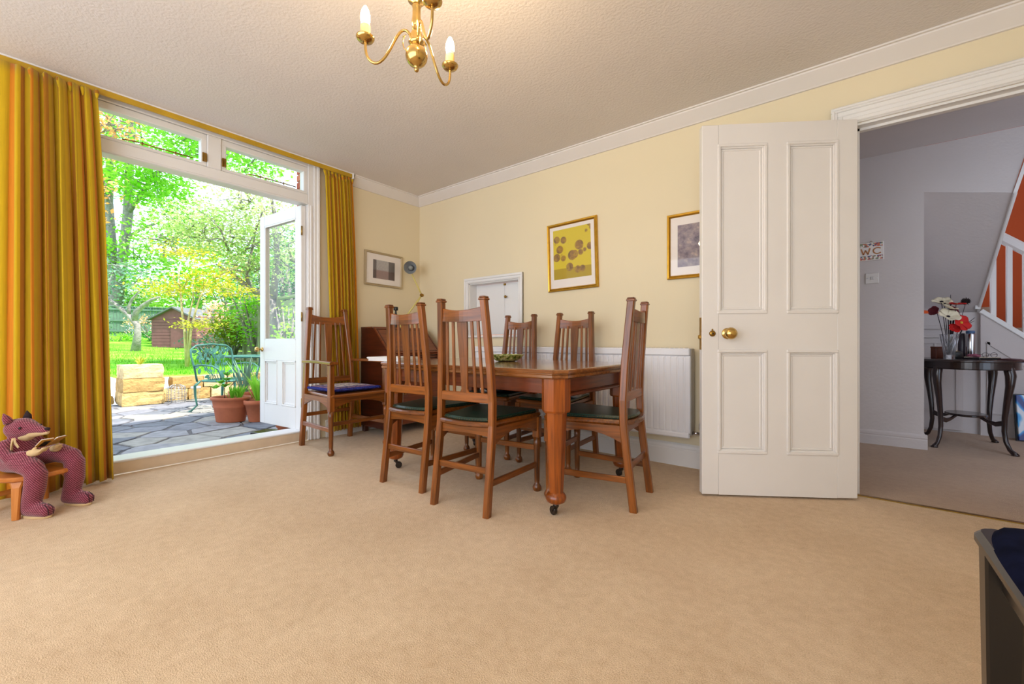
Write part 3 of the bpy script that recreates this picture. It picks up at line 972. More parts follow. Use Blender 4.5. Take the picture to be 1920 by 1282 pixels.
for sg in (-1, 1):
    for k in range(24):
        f = -1 + 2 * k / 23
        for (x, y) in ((f * 0.205, sg * 0.208), (sg * 0.205, f * 0.208)):
            m.lathe([(0.001, -0.011), (0.008, -0.006), (0.009, 0.0), (0.008, 0.006), (0.001, 0.011)], (x, y, 0.024), 6)
obj('fringe_edge', m, plain('blue_fringe', S(36, 46, 140), 0.9, var=0.2, scale=40), t, label='knotted blue edging', kind='stuff')

# ------------------------------------------------------------------ dining table
def dining_table():
    t = empty('dining_table', (0, 0, 0), label='polished oak extending dining table with canted corners and casters', cat='table')
    X0, X1, Y0, Y1, ZT = 1.195, 2.668, -1.362, -0.400, 0.728
    def octo(i, c=0.055):
        a0, a1, b0, b1 = X0 + i, X1 - i, Y0 + i, Y1 - i
        return [(a0 + c, b0), (a1 - c, b0), (a1, b0 + c), (a1, b1 - c), (a1 - c, b1), (a0 + c, b1), (a0, b1 - c), (a0, b0 + c)]
    def stack(m, rings):
        n = 8; vs = []
        for i, z in rings: vs += [(x, y, z) for x, y in octo(i)]
        fs = []
        for k in range(len(rings) - 1):
            for j in range(n):
                q = (j + 1) % n
                fs.append((k * n + j, k * n + q, (k + 1) * n + q, (k + 1) * n + j))
        fs += [tuple(reversed(range(n))), tuple((len(rings) - 1) * n + j for j in range(n))]
        m.add(vs, fs, [(x, y, z) for x, y, z in vs])
    for a, b in ((X0, 1.69), (1.692, 2.17), (2.172, X1)):
        pass
    m = MB(); stack(m, [(0.03, ZT - 0.046), (0.012, ZT - 0.046), (0.004, ZT - 0.040), (0.004, ZT - 0.028), (0.010, ZT - 0.024), (0.010, ZT - 0.021), (0.001, ZT - 0.017), (0.0, ZT - 0.008), (0.004, ZT - 0.002), (0.012, ZT)])
    obj('tabletop', m, M['table_wood'], t)
    LX = (1.287, 2.574); LY = (-1.268, -0.492)
    m = MB()
    for y in LY: m.bx(LX[0], LX[1], y - 0.012, y + 0.012, 0.60, ZT - 0.046, 0.003)
    for x in LX: m.bx(x - 0.012, x + 0.012, LY[0], LY[1], 0.60, ZT - 0.046, 0.003)
    obj('frieze', m, M['bureau_fall'], t)
    for x in (LX[1] + 0.02, LX[0] - 0.02):
        obj('frieze_bead', MB().bar((x, LY[0], 0.592), (x, LY[1], 0.592), 0.03, 0.018, ch=0.006), M['bureau_fall'], t)
    for y in (LY[0] + 0.2, LY[1] - 0.2):
        obj('runner', MB().bx(LX[0] + 0.02, LX[1] - 0.02, y - 0.02, y + 0.02, 0.61, 0.66, 0.004), M['bureau_fall'], t)
    for x in LX:
        for y in LY:
            m = MB()
            r = 0.066 / math.cos(PI / 8)
            m.loft([(x, y, 0.682), (x, y, 0.525), (x, y, 0.515)], [ngon(r, 8, PI / 8), ngon(r, 8, PI / 8), ngon(r * 0.93, 8, PI / 8)], fr=((1, 0, 0), (0, 1, 0)))
            m.loft([(x, y, z) for z in (0.518, 0.49, 0.25, 0.125, 0.112)], [ngon(q, 8, PI / 8) for q in (0.054, 0.053, 0.043, 0.036, 0.036)], fr=((1, 0, 0), (0, 1, 0)))
            l = obj('leg', m, M['table_leg'], t)
            m = MB().lathe([(0.034, 0.122), (0.036, 0.117), (0.044, 0.112), (0.051, 0.1), (0.052, 0.088), (0.046, 0.074), (0.03, 0.065), (0.02, 0.062)], (x, y, 0), 20)
            obj('foot', m, M['table_leg'], l)
            a = random.random() * 6
            m = MB().lathe([(0.014, 0.063), (0.014, 0.05), (0.012, 0.045)], (x, y, 0), 10)
            m.bar((x, y, 0.05), (x + 0.02 * math.cos(a), y + 0.02 * math.sin(a), 0.022), 0.03, 0.012)
            cx, cy = x + 0.02 * math.cos(a), y + 0.02 * math.sin(a)
            tx, ty = -math.sin(a), math.cos(a)
            m.tube([(cx - tx * 0.011, cy - ty * 0.011, 0.022), (cx - tx * 0.008, cy - ty * 0.008, 0.022), (cx + tx * 0.008, cy + ty * 0.008, 0.022), (cx + tx * 0.011, cy + ty * 0.011, 0.022)], [0.018, 0.022, 0.022, 0.018], 14)
            obj('caster', m, M['rubber'], l, label='small dark caster wheel')
dining_table()

# green dish on the table
def dish_mat():
    t = NT('green_leaf_glaze')
    vec = t.obj_co()
    vo = t.n('ShaderNodeTexVoronoi'); vo.inputs['Scale'].default_value = 46.0; t.l(vec, vo.inputs['Vector'])
    nz = t.noise(vec, 40, 3)
    t.l(t.ramp(nz.outputs['Fac'], [(0.35, S(58, 92, 34)), (0.5, S(168, 176, 90)), (0.62, S(206, 204, 150)), (0.7, S(84, 120, 50))]), t.b.inputs['Base Color'])
    t.b.inputs['Roughness'].default_value = 0.25
    t.bump(vo.outputs['Distance'], 0.5, 0.01)
    return t.m
t = empty('ceramic_dish', (1.875, -0.79, 0.729), 0.3, label='shallow green leaf-patterned ceramic dish on the dining table', cat='dish')
m = MB()
n = 40
prof = [(0.001, 0.006), (0.06, 0.006), (0.075, 0.014), (0.1, 0.036), (0.115, 0.044), (0.112, 0.038), (0.09, 0.018), (0.07, 0.004), (0.06, 0.002)]
prof = [(0.055, 0.001), (0.072, 0.004), (0.094, 0.020), (0.112, 0.040), (0.117, 0.045), (0.112, 0.0445), (0.09, 0.027), (0.066, 0.013), (0.02, 0.010), (0.0005, 0.010)]
ps = [[(r * (1 + 0.05 * (r / 0.117) * math.sin(7 * 2 * PI * k / n)) * math.cos(2 * PI * k / n), r * (1 + 0.05 * (r / 0.117) * math.sin(7 * 2 * PI * k / n)) * math.sin(2 * PI * k / n)) for k in range(n)] for r, z in prof]
m.loft([(0, 0, z) for r, z in prof], ps, fr=((1, 0, 0), (0, 1, 0)), smooth=True)
obj('bowl', m, dish_mat(), t)
obj('foot_ring', MB().lathe([(0.058, 0), (0.058, 0.004), (0.05, 0.004), (0.05, 0)], (0, 0, 0), 24), M['black'], t)

# papers on the table end
for k, (dz, rz, dx, lb) in enumerate([(0.0, 0.10, 0.0, 'lower bundle of white papers overhanging the table end beside the armchair'), (0.014, 0.16, -0.01, 'upper bundle of white papers on the table end beside the armchair')]):
    m = MB()
    for j in range(4):
        m.box((random.uniform(-.004, .004), random.uniform(-.004, .004), 0.0017 + j * 0.0033), (0.30, 0.21, 0.0031), 0.0008)
    obj('paper_bundle', m, M['paper'], None, (1.195 + dx, -1.21, 0.7285 + dz), (0, 0, rz), label=lb, cat='papers', group='papers on the table end')

# things on the far chair seats
def crumple(mb, hx, hy, hz, seed, n=14, amp=0.22):
    vs = []
    for i in range(n + 1):
        th = PI * i / n
        for j in range(2 * n):
            ph = PI * j / n
            d = Vector((math.sin(th) * math.cos(ph), math.sin(th) * math.sin(ph), math.cos(th)))
            k = 1 + amp * (mnoise.noise(d * 2.3 + Vector((seed, 0, 0))) + 0.6 * mnoise.noise(d * 5.1 + Vector((0, seed, 0))))
            q = Vector((math.copysign(abs(d.x) ** 0.7, d.x), math.copysign(abs(d.y) ** 0.7, d.y), math.copysign(abs(d.z) ** 0.8, d.z)))
            z = q.z * hz * k
            vs.append((q.x * hx * k, q.y * hy * k, max(z, -hz * 0.8)))
    fs = []
    m = 2 * n
    for i in range(n):
        for j in range(m):
            k = (j + 1) % m
            fs.append((i * m + j, i * m + k, (i + 1) * m + k, (i + 1) * m + j))
    mb.add(vs, fs, None, False)
    return mb
bagm = NT('clear_plastic'); bagm.b.inputs['Base Color'].default_value = (0.9, 0.92, 0.95, 1); bagm.b.inputs['Roughness'].default_value = 0.12
_tr = bagm.n('ShaderNodeBsdfTransparent'); _mx = bagm.n('ShaderNodeMixShader'); _lw = bagm.n('ShaderNodeLayerWeight'); _lw.inputs['Blend'].default_value = 0.4
bagm.l(_lw.outputs['Facing'], _mx.inputs[0]); bagm.l(_tr.outputs[0], _mx.inputs[1]); bagm.l(bagm.b.outputs[0], _mx.inputs[2]); bagm.l(_mx.outputs[0], bagm.o.inputs['Surface'])
t = empty('plastic_bag', (2.12, -0.47, 0.475), 0.2, label='crumpled clear plastic bag with dark contents on far chair seat', cat='bag')
obj('bag_film', crumple(MB(), 0.155, 0.135, 0.058, 3.3), bagm.m, t, loc=(0, 0, 0.048))
obj('bag_contents', crumple(MB(), 0.115, 0.10, 0.035, 8.1), plain('grey_cloth', S(84, 82, 92), 0.8, var=0.3, scale=18), t, loc=(0, 0, 0.034))
t = empty('black_bag', (1.58, -0.46, 0.475), -0.1, label='flat black bag with lime green patches on chair seat below hatch', cat='bag')
obj('bag_body', crumple(MB(), 0.15, 0.14, 0.045, 5.2, amp=0.12), M['black'], t, loc=(0, 0, 0.036))
lime = plain('lime_patch', S(160, 200, 20), 0.6)
for (x, y, s) in ((-0.075, -0.131, 0.03), (0.118, -0.118, 0.035)):
    obj('lime_patch', MB().box((x, y, 0.05), (0.035, 0.04, s * 1.3), 0.006, 0.3), lime, t)
# ------------------------------------------------------------------ curtains
def curtain_mat():
    t = NT('striped_yellow_curtain')
    a = t.gc((1, 1, 1))
    sx = t.n('ShaderNodeSeparateXYZ'); t.l(a, sx.inputs[0])
    mu = t.n('ShaderNodeMath', operation='MULTIPLY'); mu.inputs[1].default_value = 1 / 0.36; t.l(sx.outputs[0], mu.inputs[0])
    fr = t.n('ShaderNodeMath', operation='FRACT'); t.l(mu.outputs[0], fr.inputs[0])
    Y, O, B, G = S(226, 186, 8), S(230, 142, 14), S(188, 124, 10), S(206, 168, 4)
    c = t.ramp(fr.outputs[0], [(0.0, Y), (0.13, O), (0.21, Y), (0.30, B), (0.40, G), (0.55, Y), (0.62, O), (0.69, G), (0.80, B), (0.86, Y), (0.93, G)], 'CONSTANT')
    vec = t.gc((420, 420, 420))
    nz = t.noise(vec, 1.0, 1.0)
    sl = t.noise(t.gc((300, 6, 300)), 1.0, 2.0)
    mix = t.n('ShaderNodeMix', data_type='RGBA', blend_type='MULTIPLY'); mix.inputs['Factor'].default_value = 0.35
    t.l(c, mix.inputs[6]); t.l(t.ramp(sl.outputs['Fac'], [(0.3, (0.6, 0.6, 0.5, 1)), (0.7, (1, 1, 1, 1))]), mix.inputs[7])
    t.l(mix.outputs[2], t.b.inputs['Base Color'])
    t.b.inputs['Roughness'].default_value = 0.85
    t.b.inputs['Sheen Weight'].default_value = 0.2
    t.bump(nz.outputs['Fac'], 0.25, 0.002)
    tl = t.n('ShaderNodeBsdfTranslucent'); t.l(mix.outputs[2], tl.inputs['Color'])
    ms = t.n('ShaderNodeMixShader'); ms.inputs[0].default_value = 0.18
    t.l(t.b.outputs[0], ms.inputs[1]); t.l(tl.outputs[0], ms.inputs[2]); t.l(ms.outputs[0], t.o.inputs['Surface'])
    return t.m
CUR = curtain_mat()

def curtain(name, label, ytop, ybot, xtop, xbot, ztop, zbot, folds, fab, amp, seed, flat=0.0):
    """gathered curtain hung along y; flat = share of the width at the low-y end without gathers"""
    random.seed(seed)
    NU, NZ = folds * 12, 34
    ph = [random.uniform(-0.5, 0.5) for _ in range(folds + 2)]
    am = [random.uniform(0.65, 1.25) for _ in range(folds + 2)]
    vs = []; g = []
    rows = []
    for k in range(NZ + 1):
        f = k / NZ
        z = ztop + (zbot - ztop) * f
        y0 = ytop[0] + (ybot[0] - ytop[0]) * f ** 0.8
        y1 = ytop[1] + (ybot[1] - ytop[1]) * f ** 0.8
        xc = xtop + (xbot - xtop) * f
        pts = []
        for i in range(NU + 1):
            u = i / NU
            p = u * folds
            j = int(min(p, folds - 1e-6))
            r = p - j
            a_ = am[j] * (1 - r) + am[j + 1] * r
            ph_ = (ph[j] * (1 - r) + ph[j + 1] * r) * (0.4 + 0.9 * f)
            wob = 2 * PI * (p + 0.35 * ph_)
            A = amp * a_ * (0.55 + 0.45 * min(1, f * 3)) * (1.0 if u > flat else max(0.15, u / max(flat, 1e-3)) * 0.5)
            x = xc + A * math.sin(wob)
            y = y0 + (y1 - y0) * u + 0.5 * A * math.sin(2 * wob + 1.2) * 0.7
            x += 0.012 * math.sin(3.1 * f + 5 * u + seed) * f
            pts.append(Vector((x, y, z)))
        rows.append(pts)
    # fabric coordinate from arc length of the middle row
    arc = [0.0]
    mid = rows[NZ // 2]
    for i in range(NU):
        arc.append(arc[-1] + (mid[i + 1] - mid[i]).length)
    for k in range(NZ + 1):
        for i in range(NU + 1):
            p = rows[k][i]
            vs.append(p); g.append((arc[i] * fab, p.z, 0))
    fs = []
    W = NU + 1
    for k in range(NZ):
        for i in range(NU):
            fs.append((k * W + i, k * W + i + 1, (k + 1) * W + i + 1, (k + 1) * W + i))
    t = empty(name, (0, 0, 0), label=label, cat='curtain')
    me = MB().add(vs, fs, g, True)
    me = me.mesh('drape')
    o = obj('drape', me, CUR, t)
    sol = o.modifiers.new('thickness', 'SOLIDIFY'); sol.thickness = 0.004; sol.offset = 0
    # heading tape with gathers
    m = MB()
    for i in range(folds + 1):
        q = rows[0][min(NU, i * 12)]
        if i / folds < flat: continue
        m.tube([(q.x, q.y, ztop + 0.012), (q.x, q.y, ztop - 0.005), (q.x + 0.01, q.y, ztop - 0.05)], [0.006, 0.013, 0.004], 7)
    if len(m.v): obj('heading_gather', m, CUR, t, kind='stuff')
    return t
curtain('curtain', 'long yellow striped curtain gathered at the far left, behind the fox doll', (-2.965, -2.595), (-2.99, -2.525), 0.115, 0.15, 2.385, 0.018, 7, 1.0, 0.044, 3, 0.28)
curtain('curtain', 'narrow yellow striped curtain tied back between garden door and bureau', (-1.125, -0.865), (-1.05, -0.775), 0.072, 0.066, 2.386, 0.055, 8, 1.0, 0.024, 11, 0.0)
random.seed(5)
t = empty('curtain_rail', (0, 0, 0), label='mustard yellow curtain rail running along the ceiling over garden doors', cat='curtain rail')
obj('rail_strip', MB().bx(0.075, 0.092, -2.985, -0.868, 2.388, 2.424, 0.003), plain('mustard_rail', S(190, 150, 30), 0.5, var=0.12, scale=7), t)
obj('rail_top', MB().bx(0.02, 0.098, -2.985, -0.862, 2.421, 2.430, 0.002), M['white'], t)
obj('rail_end', MB().bx(0.07, 0.105, -0.868, -0.856, 2.378, 2.43, 0.004), M['white'], t)

# ------------------------------------------------------------------ radiator
def radiator():
    t = empty('radiator', (0, 0, 0), label='white panel radiator on the wall behind the table', cat='radiator')
    X0, X1, Z0, Z1, YF = 0.93, 2.885, 0.215, 0.818, -0.112
    m = MB()
    # fluted front panel
    pitch = 0.0425
    pts = []
    x = X0 + 0.01
    while x < X1 - 0.012:
        pts += [(x, YF + 0.008), (x + 0.007, YF + 0.003), (x + pitch - 0.011, YF + 0.003), (x + pitch - 0.004, YF + 0.008)]
        x += pitch
    for k in range(2):
        pass
    vs = []
    zs = [Z0 + 0.035, Z0 + 0.045, Z1 - 0.065, Z1 - 0.05]
    for z in zs:
        for (a, b) in pts:
            b2 = YF + 0.008 if z in (zs[0], zs[-1]) else b
            vs.append((a, b2, z))
    n = len(pts); fs = []
    for k in range(3):
        for i in range(n - 1):
            fs.append((k * n + i, k * n + i + 1, (k + 1) * n + i + 1, (k + 1) * n + i))
    m.add(vs, fs, None, False)
    obj('fluted_panel', m, M['radiator'], t)
    m = MB(); m.bx(X0, X1, YF + 0.012, -0.03, Z0 + 0.03, Z1 - 0.05, 0.004); obj('body', m, M['radiator'], t)
    m = MB(); m.bx(X0 - 0.002, X1 + 0.002, YF - 0.004, YF + 0.02, Z0, Z0 + 0.036, 0.008); obj('bottom_rail', m, M['radiator'], t)
    m = MB(); m.bx(X0 - 0.004, X1 + 0.004, YF - 0.006, -0.026, Z1 - 0.05, Z1, 0.006)
    obj('top_cover', m, M['radiator'], t)
    m = MB()
    for k in range(60):
        xx = X0 + 0.03 + k * (X1 - X0 - 0.06) / 59
        m.bx(xx - 0.004, xx + 0.004, YF + 0.02, -0.045, Z1, Z1 + 0.002)
    obj('grille', m, plain('grille_shadow_grey', S(170, 170, 176), 0.5), t, kind='stuff')
    for xs in (X0 - 0.012, X1 + 0.004):
        obj('end_cover', MB().bx(xs, xs + 0.008, YF + 0.004, -0.028, Z0 + 0.02, Z1 - 0.002, 0.004), plain('radiator_end_grey', S(176, 172, 166), 0.4), t)
    m = MB().lathe([(0.012, 0.0), (0.012, 0.03), (0.009, 0.032), (0.009, 0.05)], (X1 + 0.012, -0.072, Z0 + 0.035), 12, 'x')
    m.lathe([(0.012, -0.03), (0.014, -0.02), (0.014, 0.02), (0.011, 0.024)], (X1 + 0.07, -0.072, Z0 + 0.035), 12)
    v = obj('valve', m, M['chrome'], t, label='chrome radiator valve')
    m = MB().lathe([(0.013, 0.022), (0.019, 0.03), (0.02, 0.06), (0.016, 0.075), (0.001, 0.078)], (X1 + 0.07, -0.072, Z0 + 0.035), 14)
    obj('valve_cap', m, plain('grey_valve_cap', S(150, 146, 146), 0.5), v)
    obj('pipe', MB().lathe([(0.008, 0.0), (0.008, Z0 + 0.01)], (X1 + 0.07, -0.072, 0.0), 10), M['white'], t, label='white painted pipe to the floor')
    for xb in (1.3, 2.5):
        obj('bracket', MB().bx(xb, xb + 0.03, -0.03, 0.0, 0.3, 0.7), M['white'], t)
radiator()

# ------------------------------------------------------------------ bureau in the corner
def bureau():
    t = empty('bureau', (0, 0, 0), label='dark mahogany drop-front bureau against the window wall corner', cat='bureau')
    Y0, Y1 = -0.735, -0.115
    B = M['bureau']; F_ = M['bureau_fall']
    side = [(0.025, 0.06), (0.455, 0.06), (0.455, 0.755), (0.215, 0.995), (0.025, 0.995)]
    for y in (Y0, Y1 - 0.018):
        obj('side_panel', MB().prism(side, 'y', y, y + 0.018), B, t)
    obj('top', MB().bx(0.022, 0.222, Y0 - 0.003, Y1 + 0.003, 0.990, 1.004, 0.004), F_, t)
    obj('back_panel', MB().bx(0.022, 0.034, Y0 + 0.018, Y1 - 0.018, 0.06, 0.99), B, t)
    obj('carcass', MB().bx(0.034, 0.43, Y0 + 0.018, Y1 - 0.018, 0.08, 0.74), B, t)
    # sloping fall with moulded border
    m = MB()
    a0, a1 = Vector((0.222, 0, 0.985)), Vector((0.458, 0, 0.750))
    nrm = Vector((0.705, 0, 0.709)) * 0.016
    q = [(a0.x, Y0 + 0.004, a0.z), (a0.x, Y1 - 0.004, a0.z), (a1.x, Y1 - 0.004, a1.z), (a1.x, Y0 + 0.004, a1.z)]
    m.add([(x - nrm.x * 0.3, y, z - nrm.z * 0.3) for x, y, z in q] + [(x + nrm.x, y, z + nrm.z) for x, y, z in q], [(3, 2, 1, 0), (4, 5, 6, 7), (0, 1, 5, 4), (1, 2, 6, 5), (2, 3, 7, 6), (3, 0, 4, 7)], [(p[1], p[2], p[0]) for p in q] * 2)
    f = obj('fall_front', m, F_, t)
    m = MB()
    def P(u, v):
        p = a0 + (a1 - a0) * v
        return (p.x + nrm.x, Y0 + 0.004 + (Y1 - Y0 - 0.008) * u, p.z + nrm.z)
    for (u0, v0, u1, v1) in [(0.03, 0.06, 0.97, 0.06), (0.03, 0.94, 0.97, 0.94), (0.03, 0.06, 0.03, 0.94), (0.97, 0.06, 0.97, 0.94)]:
        m.bar(P(u0, v0), P(u1, v1), 0.008, 0.008, up=(0.7, 0, 0.7))
    obj('fall_moulding', m, B, f)
    obj('key_plate', MB().box(P(0.5, 0.12), (0.012, 0.02, 0.016), 0.003), M['brass_dull'], f)
    m = MB()
    for z in (0.735, 0.712, 0.69):
        m.bx(0.43, 0.464, Y0 - 0.002, Y1 + 0.002, z, z + 0.012, 0.003)
    obj('waist_moulding', m, F_, t)
    for z0, z1 in ((0.50, 0.68), (0.29, 0.48), (0.09, 0.27)):
        d = obj('drawer', MB().bx(0.42, 0.452, Y0 + 0.024, Y1 - 0.024, z0, z1, 0.004), F_, t)
        for fy in (0.25, 0.75):
            yy = Y0 + (Y1 - Y0) * fy
            m = MB().tube([(0.452, yy - 0.035, (z0 + z1) / 2), (0.472, yy - 0.035, (z0 + z1) / 2), (0.478, yy - 0.02, (z0 + z1) / 2 - 0.012), (0.478, yy + 0.02, (z0 + z1) / 2 - 0.012), (0.472, yy + 0.035, (z0 + z1) / 2), (0.452, yy + 0.035, (z0 + z1) / 2)], 0.004, 6)
            obj('handle', m, M['brass_dull'], d)
    for x in (0.05, 0.43):
        for y in (Y0 + 0.03, Y1 - 0.03):
            obj('foot', MB().box((x, y, 0.035), (0.045, 0.045, 0.07), 0.006), B, t)
bureau()

t = empty('desk_lamp', (0.085, -0.31, 1.004), label='cream jointed desk lamp with round grey-lined shade on the bureau', cat='lamp')
L0 = Vector((0.085, -0.31, 1.004))
def rel(p): return Vector(p) - L0
m = MB().lathe([(0.062, 0), (0.064, 0.006), (0.058, 0.016), (0.016, 0.022), (0.012, 0.05), (0.010, 0.055)], (0, 0, 0), 20)
obj('base', m, M['lampcream'], t)
e1 = rel((0.245, -0.172, 1.345)); sh = rel((0.165, -0.235, 1.56))
obj('lower_arm', MB().tube([(0, 0, 0.05), e1], 0.009, 8), M['lampcream'], t)
obj('upper_arm', MB().tube([e1, sh], 0.0075, 8), M['lampcream'], t)
obj('elbow_joint', MB().lathe([(0.016, -0.014), (0.018, 0), (0.016, 0.014)], e1, 12, 'y'), M['brass_dull'], t)
# shade: open mouth turned towards the room
ax = Vector((0.66, -0.70, -0.10)).normalized()
c = rel((0.150, -0.246, 1.632))
cen = []; rad = []
for d, r in [(-0.115, 0.012), (-0.112, 0.022), (-0.075, 0.026), (-0.07, 0.034), (-0.045, 0.052), (-0.01, 0.063), (0.012, 0.066)]:
    cen.append(c + ax * d); rad.append(r)
m = MB().tube(cen, rad, 22, caps=False)
s_ = obj('shade', m, M['lampcream'], t)
m = MB().tube([c + ax * d for d in (0.012, -0.01, -0.045, -0.068)], [0.0655, 0.061, 0.050, 0.032], 22, caps=False)
obj('shade_lining', m, M['lampgrey'], s_, label='pale grey inside of lamp shade')
obj('bulb_holder', MB().tube([c + ax * -0.072, c + ax * -0.045, c + ax * -0.04], [0.033, 0.031, 0.024], 16), plain('dark_grey_socket', S(88, 92, 92), 0.4), s_)
obj('bulb', MB().tube([c + ax * d for d in (-0.042, -0.03, -0.015, -0.005, 0.0)], [0.018, 0.024, 0.024, 0.014, 0.002], 14), plain('unlit_bulb_glass', S(150, 154, 150), 0.15), s_)
obj('shade_knob', MB().lathe([(0.004, 0), (0.008, 0.01), (0.01, 0.022), (0.001, 0.026)], c + ax * -0.06 + Vector((0.01, 0.02, 0.028)), 10), M['brass_dull'], s_)

t = empty('slim_bottle', (0.157, -0.431, 1.004), label='slim bottle with a black cap on the bureau top', cat='bottle')
obj('bottle_body', MB().lathe([(0.012, 0), (0.013, 0.004), (0.013, 0.13), (0.008, 0.16), (0.008, 0.175)], (0, 0, 0), 14), M['black'], t)
obj('cap', MB().lathe([(0.021, 0.172), (0.023, 0.18), (0.023, 0.2), (0.02, 0.207), (0.001, 0.208)], (0, 0, 0), 14), M['black'], t)

# ------------------------------------------------------------------ pictures
def print_mat(name, kind):
    t = NT(name)
    v = t.gc()
    sx = t.n('ShaderNodeSeparateXYZ'); t.l(v, sx.inputs[0])
    if kind == 'yellow':
        nz = t.noise(v, 7.0, 4.0, 0.6)
        base = t.ramp(sx.outputs[1], [(0.0, S(176, 150, 34)), (0.21, S(214, 192, 48))], 'CONSTANT')
        # loose brown and ochre patches gathered about the middle
        vo = t.n('ShaderNodeTexVoronoi'); vo.inputs['Scale'].default_value = 5.2; vo.inputs['Randomness'].default_value = 1.0; t.l(v, vo.inputs['Vector'])
        gr = t.n('ShaderNodeVectorMath', operation='DISTANCE'); gr.inputs[1].default_value = (0.38, 0.6, 0); t.l(v, gr.inputs[0])
        a = t.n('ShaderNodeMath', operation='MULTIPLY_ADD'); a.inputs[1].default_value = 0.55; t.l(gr.outputs['Value'], a.inputs[0]); t.l(vo.outputs['Distance'], a.inputs[2])
        fac = t.ramp(a.outputs[0], [(0.60, (1, 1, 1, 1)), (0.66, (0, 0, 0, 1))])
        pc = t.ramp(nz.outputs['Fac'], [(0.3, S(96, 82, 40)), (0.45, S(140, 104, 60)), (0.6, S(176, 138, 52)), (0.75, S(70, 92, 50))])
        mx = t.n('ShaderNodeMix', data_type='RGBA'); t.l(fac, mx.inputs[0]); t.l(base, mx.inputs[6]); t.l(pc, mx.inputs[7])
        out = mx.outputs[2]
    elif kind == 'street':
        v2 = t.gc((34, 10, 1)); nz = t.noise(v2, 1.0, 4.0, 0.7)
        n3 = t.noise(t.gc((60, 40, 1)), 1.0, 3.0, 0.7)
        crowd = t.ramp(n3.outputs['Fac'], [(0.35, S(74, 52, 52)), (0.48, S(150, 110, 108)), (0.56, S(176, 164, 160)), (0.66, S(86, 84, 88))])
        sky = t.ramp(nz.outputs['Fac'], [(0.3, S(150, 146, 150)), (0.7, S(196, 192, 188))])
        f = t.ramp(sx.outputs[1], [(0.42, (0, 0, 0, 1)), (0.5, (1, 1, 1, 1))])
        mx = t.n('ShaderNodeMix', data_type='RGBA'); t.l(f, mx.inputs[0]); t.l(crowd, mx.inputs[6]); t.l(sky, mx.inputs[7])
        side = t.ramp(sx.outputs[0], [(0.0, (0.12, 0.1, 0.12, 1)), (0.2, (1, 1, 1, 1)), (0.98, (0.12, 0.1, 0.12, 1))], 'CONSTANT')
        m2 = t.n('ShaderNodeMix', data_type='RGBA', blend_type='MULTIPLY'); m2.inputs[0].default_value = 0.8; t.l(mx.outputs[2], m2.inputs[6]); t.l(side, m2.inputs[7])
        out = m2.outputs[2]
    else:
        nz = t.noise(v, 5.5, 5.0, 0.65)
        out = t.ramp(nz.outputs['Fac'], [(0.28, S(70, 62, 78)), (0.42, S(122, 108, 122)), (0.55, S(150, 136, 140)), (0.66, S(186, 162, 152)), (0.78, S(108, 112, 96))])
    t.l(out, t.b.inputs['Base Color'])
    t.b.inputs['Roughness'].default_value = 0.6
    return t.m

def picture(label, wall, a0, a1, z0, z1, fw, fmat, mount, pm, tilt=0.0):
    """wall 'y': hangs on y=0 spanning x a0..a1; wall 'x': hangs on x=0 spanning y a0..a1. Local frame: u along wall, depth d off wall"""
    W, H = a1 - a0, z1 - z0
    if wall == 'y':
        t = empty('framed_picture', ((a0 + a1) / 2, -0.002, (z0 + z1) / 2), label=label, cat='picture'); t.rotation_euler = (0, tilt, 0)
    else:
        t = empty('framed_picture', (0.002, (a0 + a1) / 2, (z0 + z1) / 2), label=label, cat='picture'); t.rotation_euler = (0, tilt, PI / 2)
    # local: x along the picture, -y towards the room
    m = MB()
    prof = [(0, 0), (0, -0.016), (0.004, -0.02), (fw * 0.5, -0.017), (fw * 0.7, -0.022), (fw, -0.014), (fw, 0)]
    cs = [(-W / 2, -H / 2), (W / 2, -H / 2), (W / 2, H / 2), (-W / 2, H / 2)]
    sg = [(1, 1), (-1, 1), (-1, -1), (1, -1)]
    names = ('frame_side',)
    for k in range(4):
        k2 = (k + 1) % 4
        mm = MB()
        vs = [(cs[k][0] + sg[k][0] * d, y, cs[k][1] + sg[k][1] * d) for d, y in prof] + [(cs[k2][0] + sg[k2][0] * d, y, cs[k2][1] + sg[k2][1] * d) for d, y in prof]
        n = len(prof)
        mm.add(vs, [(i, (i + 1) % n, n + (i + 1) % n, n + i) for i in range(n)] + [tuple(range(n)), tuple(range(n, 2 * n))], [(p[0] if k % 2 == 0 else p[2], p[2] if k % 2 == 0 else p[0], p[1]) for p in vs])
        obj('frame_side', mm, fmat, t)
    obj('mount', MB().bx(-W / 2 + fw * 0.9, W / 2 - fw * 0.9, -0.010, -0.006, -H / 2 + fw * 0.9, H / 2 - fw * 0.9), M['mount'], t)
    l, r, b, tp = mount
    x0, x1, y0, y1 = -W / 2 + l, W / 2 - r, -H / 2 + b, H / 2 - tp
    pr = MB()
    pr.add([(x0, -0.0105, y0), (x1, -0.0105, y0), (x1, -0.0105, y1), (x0, -0.0105, y1), (x0, -0.0098, y0), (x1, -0.0098, y0), (x1, -0.0098, y1), (x0, -0.0098, y1)],
           [(0, 1, 2, 3), (7, 6, 5, 4), (0, 4, 5, 1), (1, 5, 6, 2), (2, 6, 7, 3), (3, 7, 4, 0)], [(0, 0, 0), ((x1 - x0) / (y1 - y0), 0, 0), ((x1 - x0) / (y1 - y0), 1, 0), (0, 1, 0)] * 2)
    obj('print', pr, pm, t)
    obj('picture_glass', MB().bx(-W / 2 + fw * 0.9, W / 2 - fw * 0.9, -0.0135, -0.0125, -H / 2 + fw * 0.9, H / 2 - fw * 0.9), M['picglass'], t)
    return t
picture('gilt framed yellow and brown print over the far dining chairs', 'y', 1.70, 2.168, 1.288, 1.856, 0.026, M['gold'], (0.058, 0.058, 0.098, 0.055), print_mat('yellow_print', 'yellow'), math.radians(-1.6))
